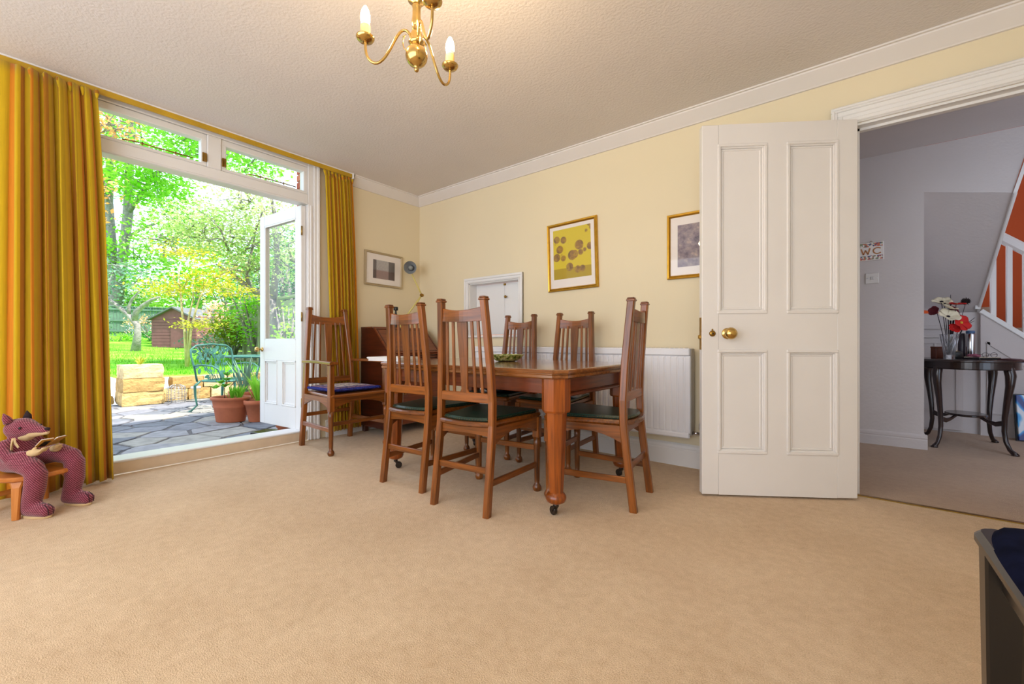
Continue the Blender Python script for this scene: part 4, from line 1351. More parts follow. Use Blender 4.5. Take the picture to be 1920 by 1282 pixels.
picture('gilt framed mauve grey print partly hidden by the open white door', 'y', 2.708, 3.10, 1.300, 1.752, 0.024, M['gold'], (0.072, 0.072, 0.08, 0.08), print_mat('mauve_print', 'mauve'))
picture('pale wood framed small street print on the window wall by the lamp', 'x', -0.69, -0.243, 1.421, 1.762, 0.022, M['pale_wood'], (0.095, 0.095, 0.075, 0.08), print_mat('street_print', 'street'), math.radians(0.9))

# ------------------------------------------------------------------ chandelier
def chandelier():
    cx, cy = 2.518, -2.091
    ZT = 1.92
    t = empty('chandelier', (cx, cy, CEIL), label='small three-arm polished brass chandelier with lit candle bulbs', cat='chandelier')
    B = M['brass']
    def z(a): return a - CEIL
    obj('ceiling_rose', MB().lathe([(0.055, 0), (0.056, -0.006), (0.045, -0.018), (0.02, -0.03), (0.008, -0.036)], (0, 0, 0), 24), B, t)
    obj('rod', MB().lathe([(0.006, z(2.40)), (0.006, z(2.06))], (0, 0, 0), 10), B, t)
    body = [(0.008, 2.085), (0.03, 2.075), (0.034, 2.065), (0.03, 2.055), (0.012, 2.046), (0.013, 2.04), (0.0165, 2.036), (0.014, 2.03), (0.0145, 2.0), (0.0165, 1.985), (0.0155, 1.965), (0.011, 1.958), (0.016, 1.953), (0.012, 1.948), (0.018, 1.944), (0.021, 1.938), (0.021, 1.922), (0.024, 1.914), (0.028, 1.908), (0.02, 1.9), (0.012, 1.896)]
    obj('column', MB().lathe([(r, z(q)) for r, q in body], (0, 0, 0), 24), B, t)
    ball = [(0.012, 1.899)] + [(0.0385 * math.cos(a), 1.862 + 0.0385 * math.sin(a)) for a in [math.radians(q) for q in (72, 55, 38, 20, 0, -20, -38, -55, -70)]] + [(0.012, 1.825), (0.006, 1.82), (0.009, 1.815), (0.006, 1.808), (0.001, 1.806)]
    obj('ball', MB().lathe([(r, z(q)) for r, q in ball], (0, 0, 0), 28), B, t)
    bm_ = NT('lit_candle_bulb')
    em = bm_.n('ShaderNodeEmission'); em.inputs['Color'].default_value = (1.0, 0.72, 0.40, 1); em.inputs['Strength'].default_value = BULB
    bm_.l(em.outputs[0], bm_.o.inputs['Surface'])
    glassb = plain('bulb_base_white', S(240, 236, 230), 0.3)
    for k, (vx, vy) in enumerate([(0.1527, -0.0669), (-0.134, -0.104), (-0.0187, 0.172)]):
        n = math.hypot(vx, vy); ux, uy = vx / n, vy / n
        R_ = 0.18
        pts = [(0.012, 1.905), (0.022, 1.935), (0.036, 1.952), (0.052, 1.950), (0.068, 1.932), (0.088, 1.895), (0.108, 1.862), (0.128, 1.842), (0.148, 1.838), (0.166, 1.850), (0.177, 1.872), (0.18, 1.9), (0.18, 1.915)]
        # smooth the arm curve
        sm = []
        for i in range(len(pts) - 1):
            p0 = pts[max(i - 1, 0)]; p1 = pts[i]; p2 = pts[i + 1]; p3 = pts[min(i + 2, len(pts) - 1)]
            for s in (0, 0.5):
                q = [0.5 * ((2 * p1[d]) + (-p0[d] + p2[d]) * s + (2 * p0[d] - 5 * p1[d] + 4 * p2[d] - p3[d]) * s * s + (-p0[d] + 3 * p1[d] - 3 * p2[d] + p3[d]) * s ** 3) for d in (0, 1)]
                sm.append(q)
        sm.append(pts[-1])
        a = obj('arm', MB().tube([(r * ux, r * uy, z(q)) for r, q in sm], 0.0048, 10), B, t)
        lp = MB()
        ang = [i / 14 * 1.7 * PI for i in range(15)]
        lp.tube([((0.036 + 0.012 * math.sin(b)) * ux, (0.036 + 0.012 * math.sin(b)) * uy, z(1.893 - 0.012 * math.cos(b) + 0.004 * i)) for i, b in enumerate(ang[:9])] + [(0.05 * ux, 0.05 * uy, z(1.93))], 0.002, 6)
        obj('scroll', lp, B, a)
        X, Y = R_ * ux, R_ * uy
        d = obj('drip_pan', MB().lathe([(0.008, z(1.912)), (0.014, z(1.914)), (0.026, z(1.918)), (0.0315, z(1.926)), (0.0315, z(1.929)), (0.028, z(1.927)), (0.018, z(1.921)), (0.001, z(1.920))], (X, Y, 0), 24), B, t)
        cs = obj('candle_sleeve', MB().lathe([(0.0165, z(1.921)), (0.0165, z(1.968)), (0.014, z(1.970)), (0.001, z(1.970))], (X, Y, 0), 20), M['ivory'], t)
        obj('bulb_collar', MB().lathe([(0.0155, z(1.968)), (0.016, z(1.980)), (0.015, z(1.983))], (X, Y, 0), 18), glassb, cs)
        bulb = [(0.0148, 1.982), (0.0162, 1.989), (0.0166, 1.997), (0.0156, 2.008), (0.0125, 2.020), (0.0085, 2.030), (0.0042, 2.037), (0.0005, 2.040)]
        obj('bulb', MB().lathe([(r, z(q)) for r, q in bulb], (X, Y, 0), 18), bm_.m, t, label='lit candle bulb')
BULB = 400.0
chandelier()

# ------------------------------------------------------------------ low bench and fox doll
t = empty('low_stool', (0.395, -2.865, 0), math.radians(20), label='low honey-coloured wooden stool carrying the fox doll', cat='stool')
m = MB()
ol = [(0.17 * math.copysign(abs(math.cos(a)) ** 0.75, math.cos(a)), 0.15 * math.copysign(abs(math.sin(a)) ** 0.75, math.sin(a))) for a in [2 * PI * k / 28 for k in range(28)]]
slab(m, ol, 0.182, 0.205, 0.006)
obj('seat', m, M['bench_wood'], t)
for sx in (-1, 1):
    for sy in (-1, 1):
        m = MB(); m.loft([(sx * 0.105, sy * 0.09, 0.186), (sx * 0.112, sy * 0.097, 0.15), (sx * 0.125, sy * 0.108, 0.0)], [rect(0.06, 0.04, 0.008), rect(0.036, 0.034, 0.006), rect(0.026, 0.026, 0.006)])
        obj('leg', m, M['bench_wood'], t)
obj('stretcher', MB().bar((-0.115, -0.1, 0.085), (-0.115, 0.1, 0.085), 0.016, 0.024, ch=0.003), M['bench_wood'], t)

def tweed(name):
    t = NT(name)
    v = t.obj_co((1, 1, 1))
    w1 = t.n('ShaderNodeTexWave'); w1.wave_type = 'BANDS'; w1.bands_direction = 'DIAGONAL'; w1.inputs['Scale'].default_value = 52.0; w1.inputs['Distortion'].default_value = 1.0
    w2 = t.n('ShaderNodeTexWave'); w2.bands_direction = 'Z'; w2.inputs['Scale'].default_value = 60.0; w2.inputs['Distortion'].default_value = 1.0
    t.l(v, w1.inputs['Vector']); t.l(v, w2.inputs['Vector'])
    mul = t.n('ShaderNodeMath', operation='MULTIPLY'); t.l(w1.outputs['Fac'], mul.inputs[0]); t.l(w2.outputs['Fac'], mul.inputs[1])
    nz = t.noise(v, 150, 3)
    add = t.n('ShaderNodeMath', operation='MULTIPLY_ADD'); add.inputs[1].default_value = 0.6; t.l(nz.outputs['Fac'], add.inputs[0]); t.l(mul.outputs[0], add.inputs[2])
    t.l(t.ramp(add.outputs[0], [(0.25, S(84, 16, 34)), (0.62, S(126, 38, 62)), (1.0, S(190, 116, 128))]), t.b.inputs['Base Color'])
    t.b.inputs['Roughness'].default_value = 0.95
    t.b.inputs['Sheen Weight'].default_value = 0.3
    t.bump(nz.outputs['Fac'], 0.4, 0.004)
    return t.m

def fused(parts, voxel=0.008, smooth=6):
    """join several closed tubes into one continuous skin"""
    m = MB()
    for path, r in parts:
        m.tube(path, r, 14)
    me = m.mesh('tmp')
    o = bpy.data.objects.new('tmp', me); col.objects.link(o)
    md = o.modifiers.new('r', 'REMESH'); md.mode = 'VOXEL'; md.voxel_size = voxel; md.use_smooth_shade = True
    sm = o.modifiers.new('s', 'SMOOTH'); sm.iterations = smooth; sm.factor = 0.6
    dg = bpy.context.evaluated_depsgraph_get()
    out = bpy.data.meshes.new_from_object(o.evaluated_get(dg))
    bpy.data.objects.remove(o)
    for p in out.polygons: p.use_smooth = True
    return out

def fox():
    # local frame: +x = the way the doll faces (right in the picture), +y = away from us, z up from the floor
    org = Vector((0.40, -2.885, 0.0)); ang = math.radians(32)
    t = empty('fox_doll', org, ang, label='burgundy tweed fox doll sitting on the stool reading a book', cat='doll')
    T = tweed('burgundy_tweed')
    cream = plain('cream_felt', S(206, 176, 130), 0.95, var=0.08, scale=30)
    dark = plain('dark_felt', S(40, 24, 30), 0.95)
    def cap(c, rs): return c, rs
    parts = []
    # torso
    parts.append(([(-0.045, 0.0, 0.215), (-0.045, 0, 0.225), (-0.045, 0, 0.26), (-0.04, 0, 0.31), (-0.03, 0, 0.355), (-0.028, 0, 0.385), (-0.028, 0, 0.39)], [0.03, 0.062, 0.075, 0.07, 0.052, 0.036, 0.02]))
    # head with long muzzle
    parts.append(([(-0.095, 0, 0.405), (-0.085, 0, 0.407), (-0.05, 0, 0.415), (0.0, 0, 0.42), (0.04, 0, 0.418), (0.085, 0, 0.412), (0.125, 0, 0.407), (0.135, 0, 0.406)], [0.012, 0.036, 0.054, 0.052, 0.036, 0.022, 0.015, 0.008]))
    # near leg (y<0) and far leg: thigh, shin, foot
    for sy, kx, kz, fx in ((-0.062, 0.15, 0.215, 0.0), (0.085, 0.165, 0.235, 0.0)):
        y = sy
        parts.append(([(-0.05, y * 0.6, 0.25), (-0.04, y * 0.65, 0.25), (kx * 0.45, y, 0.262 if sy < 0 else 0.275), (kx - 0.015, y * 1.05, kz + 0.02), (kx + 0.01, y * 1.05, kz - 0.01)], [0.03, 0.046, 0.05, 0.044, 0.035]))
        parts.append(([(kx, y * 1.05, kz + 0.02), (kx + 0.004, y * 1.05, kz), (kx - 0.0, y * 1.1, 0.14), (kx - 0.018, y * 1.1, 0.075), (kx - 0.028, y * 1.1, 0.035), (kx - 0.028, y * 1.1, 0.02)], [0.03, 0.042, 0.041, 0.038, 0.036, 0.026]))
        parts.append(([(kx - 0.062, y * 1.1, 0.034), (kx - 0.052, y * 1.1, 0.035), (kx - 0.01, y * 1.12, 0.038), (kx + 0.05, y * 1.15, 0.036), (kx + 0.085, y * 1.15, 0.03), (kx + 0.095, y * 1.15, 0.028)], [0.014, 0.03, 0.036, 0.034, 0.028, 0.014]))
    # arms
    for sy in (-1, 1):
        parts.append(([(-0.04, sy * 0.045, 0.36), (-0.035, sy * 0.06, 0.35), (-0.01, sy * 0.085, 0.315), (0.03, sy * 0.088, 0.29), (0.08, sy * 0.06, 0.30), (0.098, sy * 0.05, 0.305)], [0.016, 0.026, 0.028, 0.026, 0.022, 0.016]))
    me = fused(parts, 0.0075, 5)
    for v in me.vertices:
        if v.co.z < 0.001: v.co.z = 0.001
    b = obj('body', me, T, t)
    # cream hands with fingers
    for sy in (-1, 1):
        p = [([(0.088, sy * 0.056, 0.302), (0.095, sy * 0.052, 0.304), (0.125, sy * 0.042, 0.31), (0.14, sy * 0.036, 0.314)], [0.012, 0.018, 0.018, 0.010])]
        for k in range(4):
            dy = -0.012 + 0.008 * k
            p.append(([(0.125, sy * 0.04 + dy, 0.310), (0.145, sy * 0.034 + dy, 0.316), (0.158 - 0.004 * abs(k - 1), sy * 0.028 + dy, 0.328), (0.162, sy * 0.026 + dy, 0.334)], [0.006, 0.006, 0.0055, 0.003]))
        p.append(([(0.11, sy * 0.05, 0.315), (0.12, sy * 0.05, 0.33), (0.13, sy * 0.046, 0.336)], [0.006, 0.006, 0.003]))
        obj('paw', fused(p, 0.003, 2), cream, t)
    # muzzle underside and cheeks
    me = fused([([(0.03, 0, 0.399), (0.04, 0, 0.398), (0.085, 0, 0.4), (0.128, 0, 0.401), (0.134, 0, 0.402)], [0.012, 0.028, 0.019, 0.012, 0.006]), ([(-0.06, 0, 0.382), (-0.04, 0, 0.378), (0.0, 0, 0.380), (0.035, 0, 0.39)], [0.014, 0.032, 0.034, 0.022])], 0.006, 4)
    obj('muzzle', me, cream, t, label='cream lower jaw')
    obj('nose', MB().lathe([(0.001, -0.009), (0.009, -0.005), (0.011, 0), (0.008, 0.006), (0.001, 0.008)], (0.126, 0, 0.418), 12, sx=1.3), dark, t)
    for sy in (-1, 1):
        obj('eye', MB().lathe([(0.001, -0.004), (0.006, -0.002), (0.006, 0.002), (0.001, 0.004)], (0.028, sy * 0.044, 0.428), 10, 'y'), M['black'], t)
        m = MB()
        x0, y0, z0 = (-0.045, sy * 0.036, 0.452)
        m.loft([(x0, y0, z0), (x0 - 0.006, y0 + sy * 0.008, z0 + 0.025), (x0 - 0.016, y0 + sy * 0.012, z0 + 0.048)], [ngon(0.02, 8), ngon(0.015, 8), ngon(0.002, 8)], smooth=True)
        obj('ear', m, dark if sy > 0 else T, t)
    # soles, stitched toes
    for sy, kx in ((-0.062, 0.15), (0.085, 0.165)):
        m = MB(); ol = [(kx + 0.016 + 0.076 * math.cos(a), sy * 1.13 + 0.03 * math.sin(a)) for a in [2 * PI * k / 20 for k in range(20)]]
        slab(m, ol, 0.0, 0.012, 0.003)
        obj('sole', m, cream, t)
        m = MB()
        for dy in (-0.012, 0.008):
            m.tube([(kx + 0.07, sy * 1.15 + dy, 0.066), (kx + 0.088, sy * 1.15 + dy, 0.056), (kx + 0.096, sy * 1.15 + dy, 0.036), (kx + 0.098, sy * 1.15 + dy, 0.018)], 0.0016, 5)
        obj('toe_stitch', m, dark, t, kind='stuff')
    # small bow at the neck
    m = MB(); m.loft([(0.0, -0.05, 0.375), (0.01, -0.062, 0.35), (0.014, -0.066, 0.322)], [rect(0.008, 0.016), rect(0.004, 0.022), rect(0.002, 0.026)])
    m.loft([(0.004, -0.05, 0.375), (0.03, -0.062, 0.356), (0.045, -0.06, 0.335)], [rect(0.008, 0.014), rect(0.004, 0.018), rect(0.002, 0.02)])
    obj('neck_ribbon', m, cream, t)
    # the book it reads: a thing of its own
    bk = empty('small_book', org + Matrix.Rotation(ang, 3, 'Z') @ Vector((0.15, 0.0, 0.352)), ang, label='tiny tan-covered book held open by the fox doll', cat='book')
    bk.rotation_euler = (0, math.radians(-35), ang)
    tan = plain('tan_book_cover', S(176, 128, 48), 0.6, var=0.1)
    for sy in (-1, 1):
        m = MB(); m.bar((0, 0, 0), (-0.008, sy * 0.05, 0.006), 0.075, 0.003, up=(0, 0, 1)); obj('cover', m, tan, bk)
        m = MB(); m.bar((0.0, sy * 0.002, 0.004), (-0.008, sy * 0.046, 0.010), 0.068, 0.005, up=(0, 0, 1)); obj('page_block', m, M['paper'], bk)
    m = MB()
    for k in range(5):
        m.bar((-0.025 + k * 0.010, -0.012, -0.0015), (-0.025 + k * 0.010, -0.038, 0.0015), 0.005, 0.003)
    obj('cover_print', m, M['black'], bk, kind='stuff')
fox()

# ------------------------------------------------------------------ black stool in the right foreground
t = empty('piano_stool', (4.28, -2.13, 0), 0, label='black lacquered stool with navy velvet seat in the right foreground', cat='stool')
SX, SY = 0.385, 0.30
ZS = 0.50
rr = []
for cx_, cy_, a0 in ((SX - 0.03, SY - 0.03, 0), (-SX + 0.03, SY - 0.03, 90), (-SX + 0.03, -SY + 0.03, 180), (SX - 0.03, -SY + 0.03, 270)):
    rr += [(cx_ + 0.03 * math.cos(math.radians(a0 + k * 22.5)), cy_ + 0.03 * math.sin(math.radians(a0 + k * 22.5))) for k in range(5)]
m = MB(); slab(m, rr, ZS - 0.03, ZS, 0.010)
obj('seat_frame', m, M['black_lacquer'], t)
for (a, b) in [((-SX + .05, -SY + 0.04), (SX - .05, -SY + 0.04)), ((SX - 0.04, -SY + .05), (SX - 0.04, SY - .05)), ((-SX + .05, SY - 0.04), (SX - .05, SY - 0.04)), ((-SX + 0.04, -SY + .05), (-SX + 0.04, SY - .05))]:
    obj('apron', MB().bar((a[0], a[1], 0.445), (b[0], b[1], 0.445), 0.02, 0.085, ch=0.003), M['black_lacquer'], t)
for sx in (-1, 1):
    for sy in (-1, 1):
        x, y = sx * (SX - 0.035), sy * (SY - 0.035)
        obj('leg', MB().loft([(x, y, 0.0), (x, y, 0.478)], [rect(0.04, 0.04, 0.004), rect(0.052, 0.052, 0.004)], fr=((1, 0, 0), (0, 1, 0))), M['black_lacquer'], t)
m = cushion(MB(), SX - 0.004, SY - 0.004, 0.020, 48, 30.0); m.v = [(x, y, z + 0.499) for x, y, z in m.v]
obj('seat_cushion', m, M['navy_velvet'], t)
# ------------------------------------------------------------------ hall things
t = empty('wc_sign', (3.873, 1.655, 1.627), label='small patterned ceramic tile sign reading WC on the hall wall', cat='sign'); t.rotation_euler = (0, math.radians(-1), 0)
obj('tile', MB().bx(-0.08, 0.08, -0.008, 0.004, -0.077, 0.077, 0.003), plain('tile_white', S(226, 218, 214), 0.25, var=0.02), t)
def band_mat():
    q = NT('floral_tile_border'); v = q.obj_co()
    vo = q.n('ShaderNodeTexVoronoi'); vo.inputs['Scale'].default_value = 85.0; q.l(v, vo.inputs['Vector'])
    sp = q.n('ShaderNodeSeparateColor'); q.l(vo.outputs['Color'], sp.inputs[0])
    q.l(q.ramp(sp.outputs[0], [(0.0, S(196, 96, 64)), (0.2, S(60, 72, 110)), (0.4, S(214, 206, 196)), (0.6, S(120, 128, 90)), (0.75, S(226, 218, 210)), (0.9, S(150, 60, 70))], 'CONSTANT'), q.b.inputs['Base Color'])
    q.b.inputs['Roughness'].default_value = 0.3
    return q.m
bmt = band_mat()
for z0, z1 in ((0.038, 0.07), (-0.07, -0.036)):
    obj('floral_border', MB().bx(-0.073, 0.073, -0.0092, -0.006, z0, z1), bmt, t)
lm = plain('brown_letter_glaze', S(176, 108, 46), 0.3, var=0.1)
m = MB()
wp = [(-0.066, 0.027), (-0.052, -0.025), (-0.037, 0.012), (-0.022, -0.025), (-0.008, 0.027)]
for a, b in zip(wp[:-1], wp[1:]):
    m.bar((a[0], -0.009, a[1]), (b[0], -0.009, b[1]), 0.0095, 0.003, up=(0, 1, 0))
obj('letter_w', m, lm, t)
m = MB()
cp = [(0.040 + 0.027 * math.cos(a), -0.009, 0.001 + 0.025 * math.sin(a)) for a in [math.radians(42 + i * (276 / 16)) for i in range(17)]]
for a, b in zip(cp[:-1], cp[1:]):
    m.bar(a, (b[0] + (b[0] - a[0]) * 0.1, b[1], b[2] + (b[2] - a[2]) * 0.1), 0.0095, 0.003, up=(0, 1, 0))
obj('letter_c', m, lm, t)
obj('hanger', MB().tube([(-0.012, 0, 0.076), (0, 0, 0.09), (0.012, 0, 0.076)], 0.0016, 6), M['brass_dull'], t)

t = empty('light_switch', (3.878, 1.66, 1.399), label='white plastic single light switch on the hall wall', cat='switch')
obj('plate', MB().bx(-0.044, 0.044, -0.009, 0.0, -0.044, 0.044, 0.003), plain('switch_white', S(208, 202, 198), 0.35, var=0.01), t)
obj('rocker', MB().bx(-0.011, 0.011, -0.014, -0.008, -0.011, 0.013, 0.002), plain('switch_rocker', S(190, 184, 182), 0.35, var=0.01), t)
for sx in (-1, 1):
    obj('screw', MB().lathe([(0.0045, -0.009), (0.0045, -0.0102), (0.001, -0.0105)], (sx * 0.03, 0, 0), 10, 'y'), M['chrome'], t)

def hall_table():
    t = empty('hall_table', (4.49, 2.08, 0), label='dark oval hall table with curved legs and low shelf', cat='table')
    A, B_, Z = 0.335, 0.40, 0.72
    E = M['ebony']
    def ell(k, n=96): return [(A * k * math.cos(2 * PI * i / n), B_ * k * math.sin(2 * PI * i / n)) for i in range(n)]
    m = MB(); slab(m, ell(1.0), Z - 0.018, Z, 0.006); obj('tabletop', m, E, t)
    m = MB(); slab(m, ell(0.90), Z - 0.075, Z - 0.017, 0.003); obj('apron', m, E, t)
    m = MB(); slab(m, ell(0.91), Z - 0.078, Z - 0.07, 0.003); obj('apron_bead', m, E, t)
    feet = []
    for sx in (-1, 1):
        for sy in (-1, 1):
            dx, dy = sx * 0.62, sy * 0.78
            n = math.hypot(dx, dy); dx, dy = dx / n, dy / n
            prof = [(0.245, 0.70, 0.027), (0.262, 0.65, 0.031), (0.272, 0.60, 0.031), (0.268, 0.52, 0.025), (0.252, 0.40, 0.020), (0.240, 0.28, 0.017), (0.236, 0.17, 0.0155), (0.246, 0.09, 0.0145), (0.268, 0.035, 0.014), (0.29, 0.014, 0.017), (0.305, 0.006, 0.015)]
            obj('leg', MB().tube([(dx * r * 1.18, dy * r * 1.18, z) for r, z, w in prof], [w for r, z, w in prof], 10, up=(dy, -dx, 0)), E, t)
            obj('foot', MB().lathe([(0.02, 0.0), (0.024, 0.004), (0.022, 0.012), (0.01, 0.018)], (dx * 0.35, dy * 0.35, 0), 12), E, t)
            feet.append((dx * 0.24 * 1.18, dy * 0.24 * 1.18))
            p = [(dx * 0.24 * 1.18, dy * 0.24 * 1.18, 0.235), (dx * 0.22, dy * 0.22, 0.215), (dx * 0.17, dy * 0.17, 0.225), (dx * 0.11, dy * 0.11, 0.25)]
            obj('shelf_bracket', MB().loft(p, [rect(0.014, 0.04, 0.004), rect(0.014, 0.036, 0.004), rect(0.014, 0.026, 0.004), rect(0.014, 0.02, 0.004)]), E, t)
    m = MB(); slab(m, [(0.125 * math.cos(2 * PI * i / 30), 0.155 * math.sin(2 * PI * i / 30)) for i in range(30)], 0.25, 0.268, 0.005); obj('shelf', m, E, t)
hall_table()
HZ = 0.72
# crystal vase
vz = NT('cut_crystal'); vz.b.inputs['Transmission Weight'].default_value = 0.92; vz.b.inputs['Roughness'].default_value = 0.03; vz.b.inputs['IOR'].default_value = 1.5
vz.b.inputs['Base Color'].default_value = (0.93, 0.94, 0.98, 1)
VX, VY = 4.392, 2.06
t = empty('crystal_vase', (VX, VY, HZ), label='cut crystal vase of artificial flowers on the hall table', cat='vase')
m = MB(); n = 20
prof = [(0.034, 0.0), (0.036, 0.006), (0.035, 0.02), (0.038, 0.06), (0.044, 0.11), (0.052, 0.16), (0.060, 0.205), (0.056, 0.207), (0.048, 0.16), (0.040, 0.11), (0.033, 0.06), (0.028, 0.03), (0.001, 0.028)]
ps = [[(r * (1 + (0.05 if (k + i) % 2 else -0.03) * (0.02 < z < 0.19 and i < 7)) * math.cos(2 * PI * k / n), r * (1 + (0.05 if (k + i) % 2 else -0.03) * (0.02 < z < 0.19 and i < 7)) * math.sin(2 * PI * k / n)) for k in range(n)] for i, (r, z) in enumerate(prof)]
m.loft([(0, 0, z) for r, z in prof], ps, fr=((1, 0, 0), (0, 1, 0)))
obj('vase_body', m, vz.m, t)
# flowers, laid out across the view (r right, f away)
Fv = Vector((-0.618, 0.786, 0)); Rv = Vector((0.786, 0.618, 0))
def W3(r, f, z): return Vector((VX, VY, HZ)) + Rv * r + Fv * f + Vector((0, 0, z))
petal_w = plain('cream_poppy_petal', S(226, 216, 190), 0.8, var=0.05, scale=20)
petal_r = plain('red_poppy_petal', S(196, 18, 16), 0.7, var=0.12, scale=20)
petal_d = plain('dark_red_petal', S(96, 20, 34), 0.8, var=0.15, scale=20)
stemm = plain('dark_stem', S(34, 26, 34), 0.8, var=0.2)
conem = plain('dark_cone', S(40, 26, 24), 0.8, var=0.3, scale=40)
yel = plain('flower_eye', S(214, 170, 60), 0.8)
def stem(parent_loc, base, tip, parent, r=0.0025):
    mid = (base + tip) / 2 + Vector((0.0, 0, 0.02))
    m = MB().tube([base - parent_loc, mid - parent_loc, tip - parent_loc], r, 6)
    return obj('stem', m, stemm, parent)
def poppy(r, f, z, R_, tilt, mat, label, eye=True, cup=0.35):
    R_ *= 1.22
    c = W3(r, f, z)
    t = empty('artificial_poppy', W3(0, 0, 0.03), label=label, cat='flower', group='artificial flowers in the crystal vase')
    o = Vector(t.location)
    ax = (Rv * tilt[0] + Fv * tilt[1] + Vector((0, 0, tilt[2]))).normalized()
    u = ax.orthogonal().normalized(); v = ax.cross(u)
    stem(o, W3(r * 0.18, f * 0.18, 0.035), c, t)
    for k in range(5):
        a0 = 2 * PI * k / 5 + r * 20
        vs = []; fs = []
        nr, na = 5, 7
        for i in range(nr + 1):
            q = i / nr
            for j in range(na + 1):
                s = -1 + 2 * j / na
                a = a0 + s * 0.75
                rr = R_ * q * (1 - 0.18 * s * s * q)
                h = R_ * cup * q ** 1.5 + 0.06 * R_ * math.sin(5 * s + k) * q + 0.004 * k / 5
                vs.append(c - o + u * (rr * math.cos(a)) + v * (rr * math.sin(a)) + ax * h)
        for i in range(nr):
            for j in range(na):
                fs.append((i * (na + 1) + j, i * (na + 1) + j + 1, (i + 1) * (na + 1) + j + 1, (i + 1) * (na + 1) + j))
        p = obj('petal', MB().add(vs, fs, None, True), mat, t)
        sd = p.modifiers.new('t', 'SOLIDIFY'); sd.thickness = 0.0012
    if eye:
        obj('flower_eye', MB().tube([c - o, c - o + ax * 0.008, c - o + ax * 0.014], [0.011, 0.012, 0.004], 12), yel if mat is not petal_w else stemm, t)
    return t
poppy(-0.075, -0.01, 0.475, 0.05, (-0.35, -0.3, 0.9), petal_w, 'cream poppy at the top left of the vase bouquet')
poppy(-0.025, 0.015, 0.465, 0.045, (0.25, 0.2, 1.0), petal_w, 'cream poppy between the top cream and flat red ones')
poppy(-0.03, -0.02, 0.425, 0.05, (0.2, -0.5, 0.9), petal_w, 'cream poppy in the middle of the bouquet')
poppy(-0.062, -0.05, 0.350, 0.062, (-0.15, -0.75, 0.75), petal_w, 'large cream poppy at the lower left facing us')
poppy(0.048, -0.01, 0.455, 0.054, (0.05, -0.15, 1.0), petal_r, 'flat red poppy at the top right of bouquet', True, 0.2)
poppy(0.040, -0.055, 0.300, 0.062, (0.1, -0.95, 0.35), petal_r, 'large red poppy with yellow eye facing us', True, 0.18)
poppy(-0.012, -0.05, 0.250, 0.036, (-0.2, -0.8, 0.5), petal_r, 'small red poppy at the vase rim', False)
poppy(-0.115, -0.01, 0.395, 0.034, (-1.0, -0.2, 0.25), petal_d, 'dark red bud flower at the far left of bouquet', False, 0.9)
poppy(0.0, -0.02, 0.395, 0.03, (0.7, 0.1, 0.4), petal_d, 'dark red flower hidden behind the cream poppies', False, 0.7)
def cone(r, f, z, R_, label):
    c = W3(r, f, z)
    t = empty('dried_cone', W3(0, 0, 0.03), label=label, cat='dried cone', group='dried cones in the crystal vase')
    o = Vector(t.location)
    stem(o, W3(r * 0.18, f * 0.18, 0.035), c - Vector((0, 0, R_ * 0.5)), t, 0.0018)
    m = MB()
    for k in range(60):
        zz = 1 - 2 * (k + 0.5) / 60; ph = k * 2.4
        d = Vector((math.sqrt(1 - zz * zz) * math.cos(ph), math.sqrt(1 - zz * zz) * math.sin(ph), zz))
        u = d.orthogonal().normalized() * R_ * 0.24; w_ = d.cross(u)
        p = c - o + d * R_ * 0.55
        m.add([p - u, p + w_ * 0.4, p + u, p + d * R_ * 0.5 + w_ * 0.3], [(0, 1, 3), (1, 2, 3), (0, 3, 2)])
    m.lathe([(0.001, -R_ * .6), (R_ * 0.5, -R_ * 0.3), (R_ * 0.58, 0), (R_ * 0.5, R_ * 0.3), (0.001, R_ * 0.6)], c - o, 10)
    obj('cone_scales', m, conem, t, kind='stuff')
cone(0.150, 0.01, 0.485, 0.034, 'dark dried seed head on a long stalk at right')
cone(0.025, -0.02, 0.375, 0.034, 'dark dried cone in the heart of the bouquet')
for k, (r, f, z, r0, lb) in enumerate([(-0.005, -0.06, 0.42, -0.002, 'dark upright twig in front of the cream poppies'), (0.012, 0.0, 0.54, 0.0, 'tallest dark twig rising above the bouquet'),
                                      (0.185, -0.03, 0.345, 0.02, 'upper of two dark twigs pointing right'), (0.18, -0.03, 0.318, 0.02, 'lower of two dark twigs pointing right'),
                                      (0.03, 0.01, 0.47, 0.005, 'short dark twig beside the flat red poppy')]):
    o = W3(r0, 0, 0.04)
    t = MB().tube([(0, 0, 0), (W3(r * 0.55 if k > 1 else r, f * 0.6, z * 0.75 if k < 2 or k == 4 else 0.27) - o), W3(r, f, z) - o], [0.003, 0.004, 0.0016], 6)
    obj('dark_twig', t, stemm, None, o, label=lb, cat='twig', group='dark twigs in the crystal vase')

# other things on the hall table
t = empty('wooden_box', (4.342, 2.20, HZ), math.radians(30), label='small carved brown wooden box behind the crystal vase', cat='box')
bw = wood('carved_box', S(60, 24, 14), S(120, 58, 30), 0.5)
obj('box_body', MB().box((0, 0, 0.045), (0.075, 0.06, 0.09), 0.003), bw, t)
obj('box_lid', MB().box((0, 0, 0.094), (0.08, 0.064, 0.012), 0.003), bw, t)
t = empty('steel_flask', (4.535, 2.185, HZ), 0, label='tall shiny steel flask with blue top on the hall table', cat='flask')
obj('flask_body', MB().lathe([(0.03, 0), (0.032, 0.004), (0.032, 0.205), (0.028, 0.212)], (0, 0, 0), 24), M['chrome'], t)
obj('flask_cap', MB().lathe([(0.028, 0.21), (0.028, 0.232), (0.024, 0.236), (0.001, 0.237)], (0, 0, 0), 20), plain('blue_cap', S(70, 100, 140), 0.4), t)
t = empty('dark_bottle', (4.495, 2.235, HZ), 0, label='dark grey bottle standing left of the steel flask', cat='bottle')
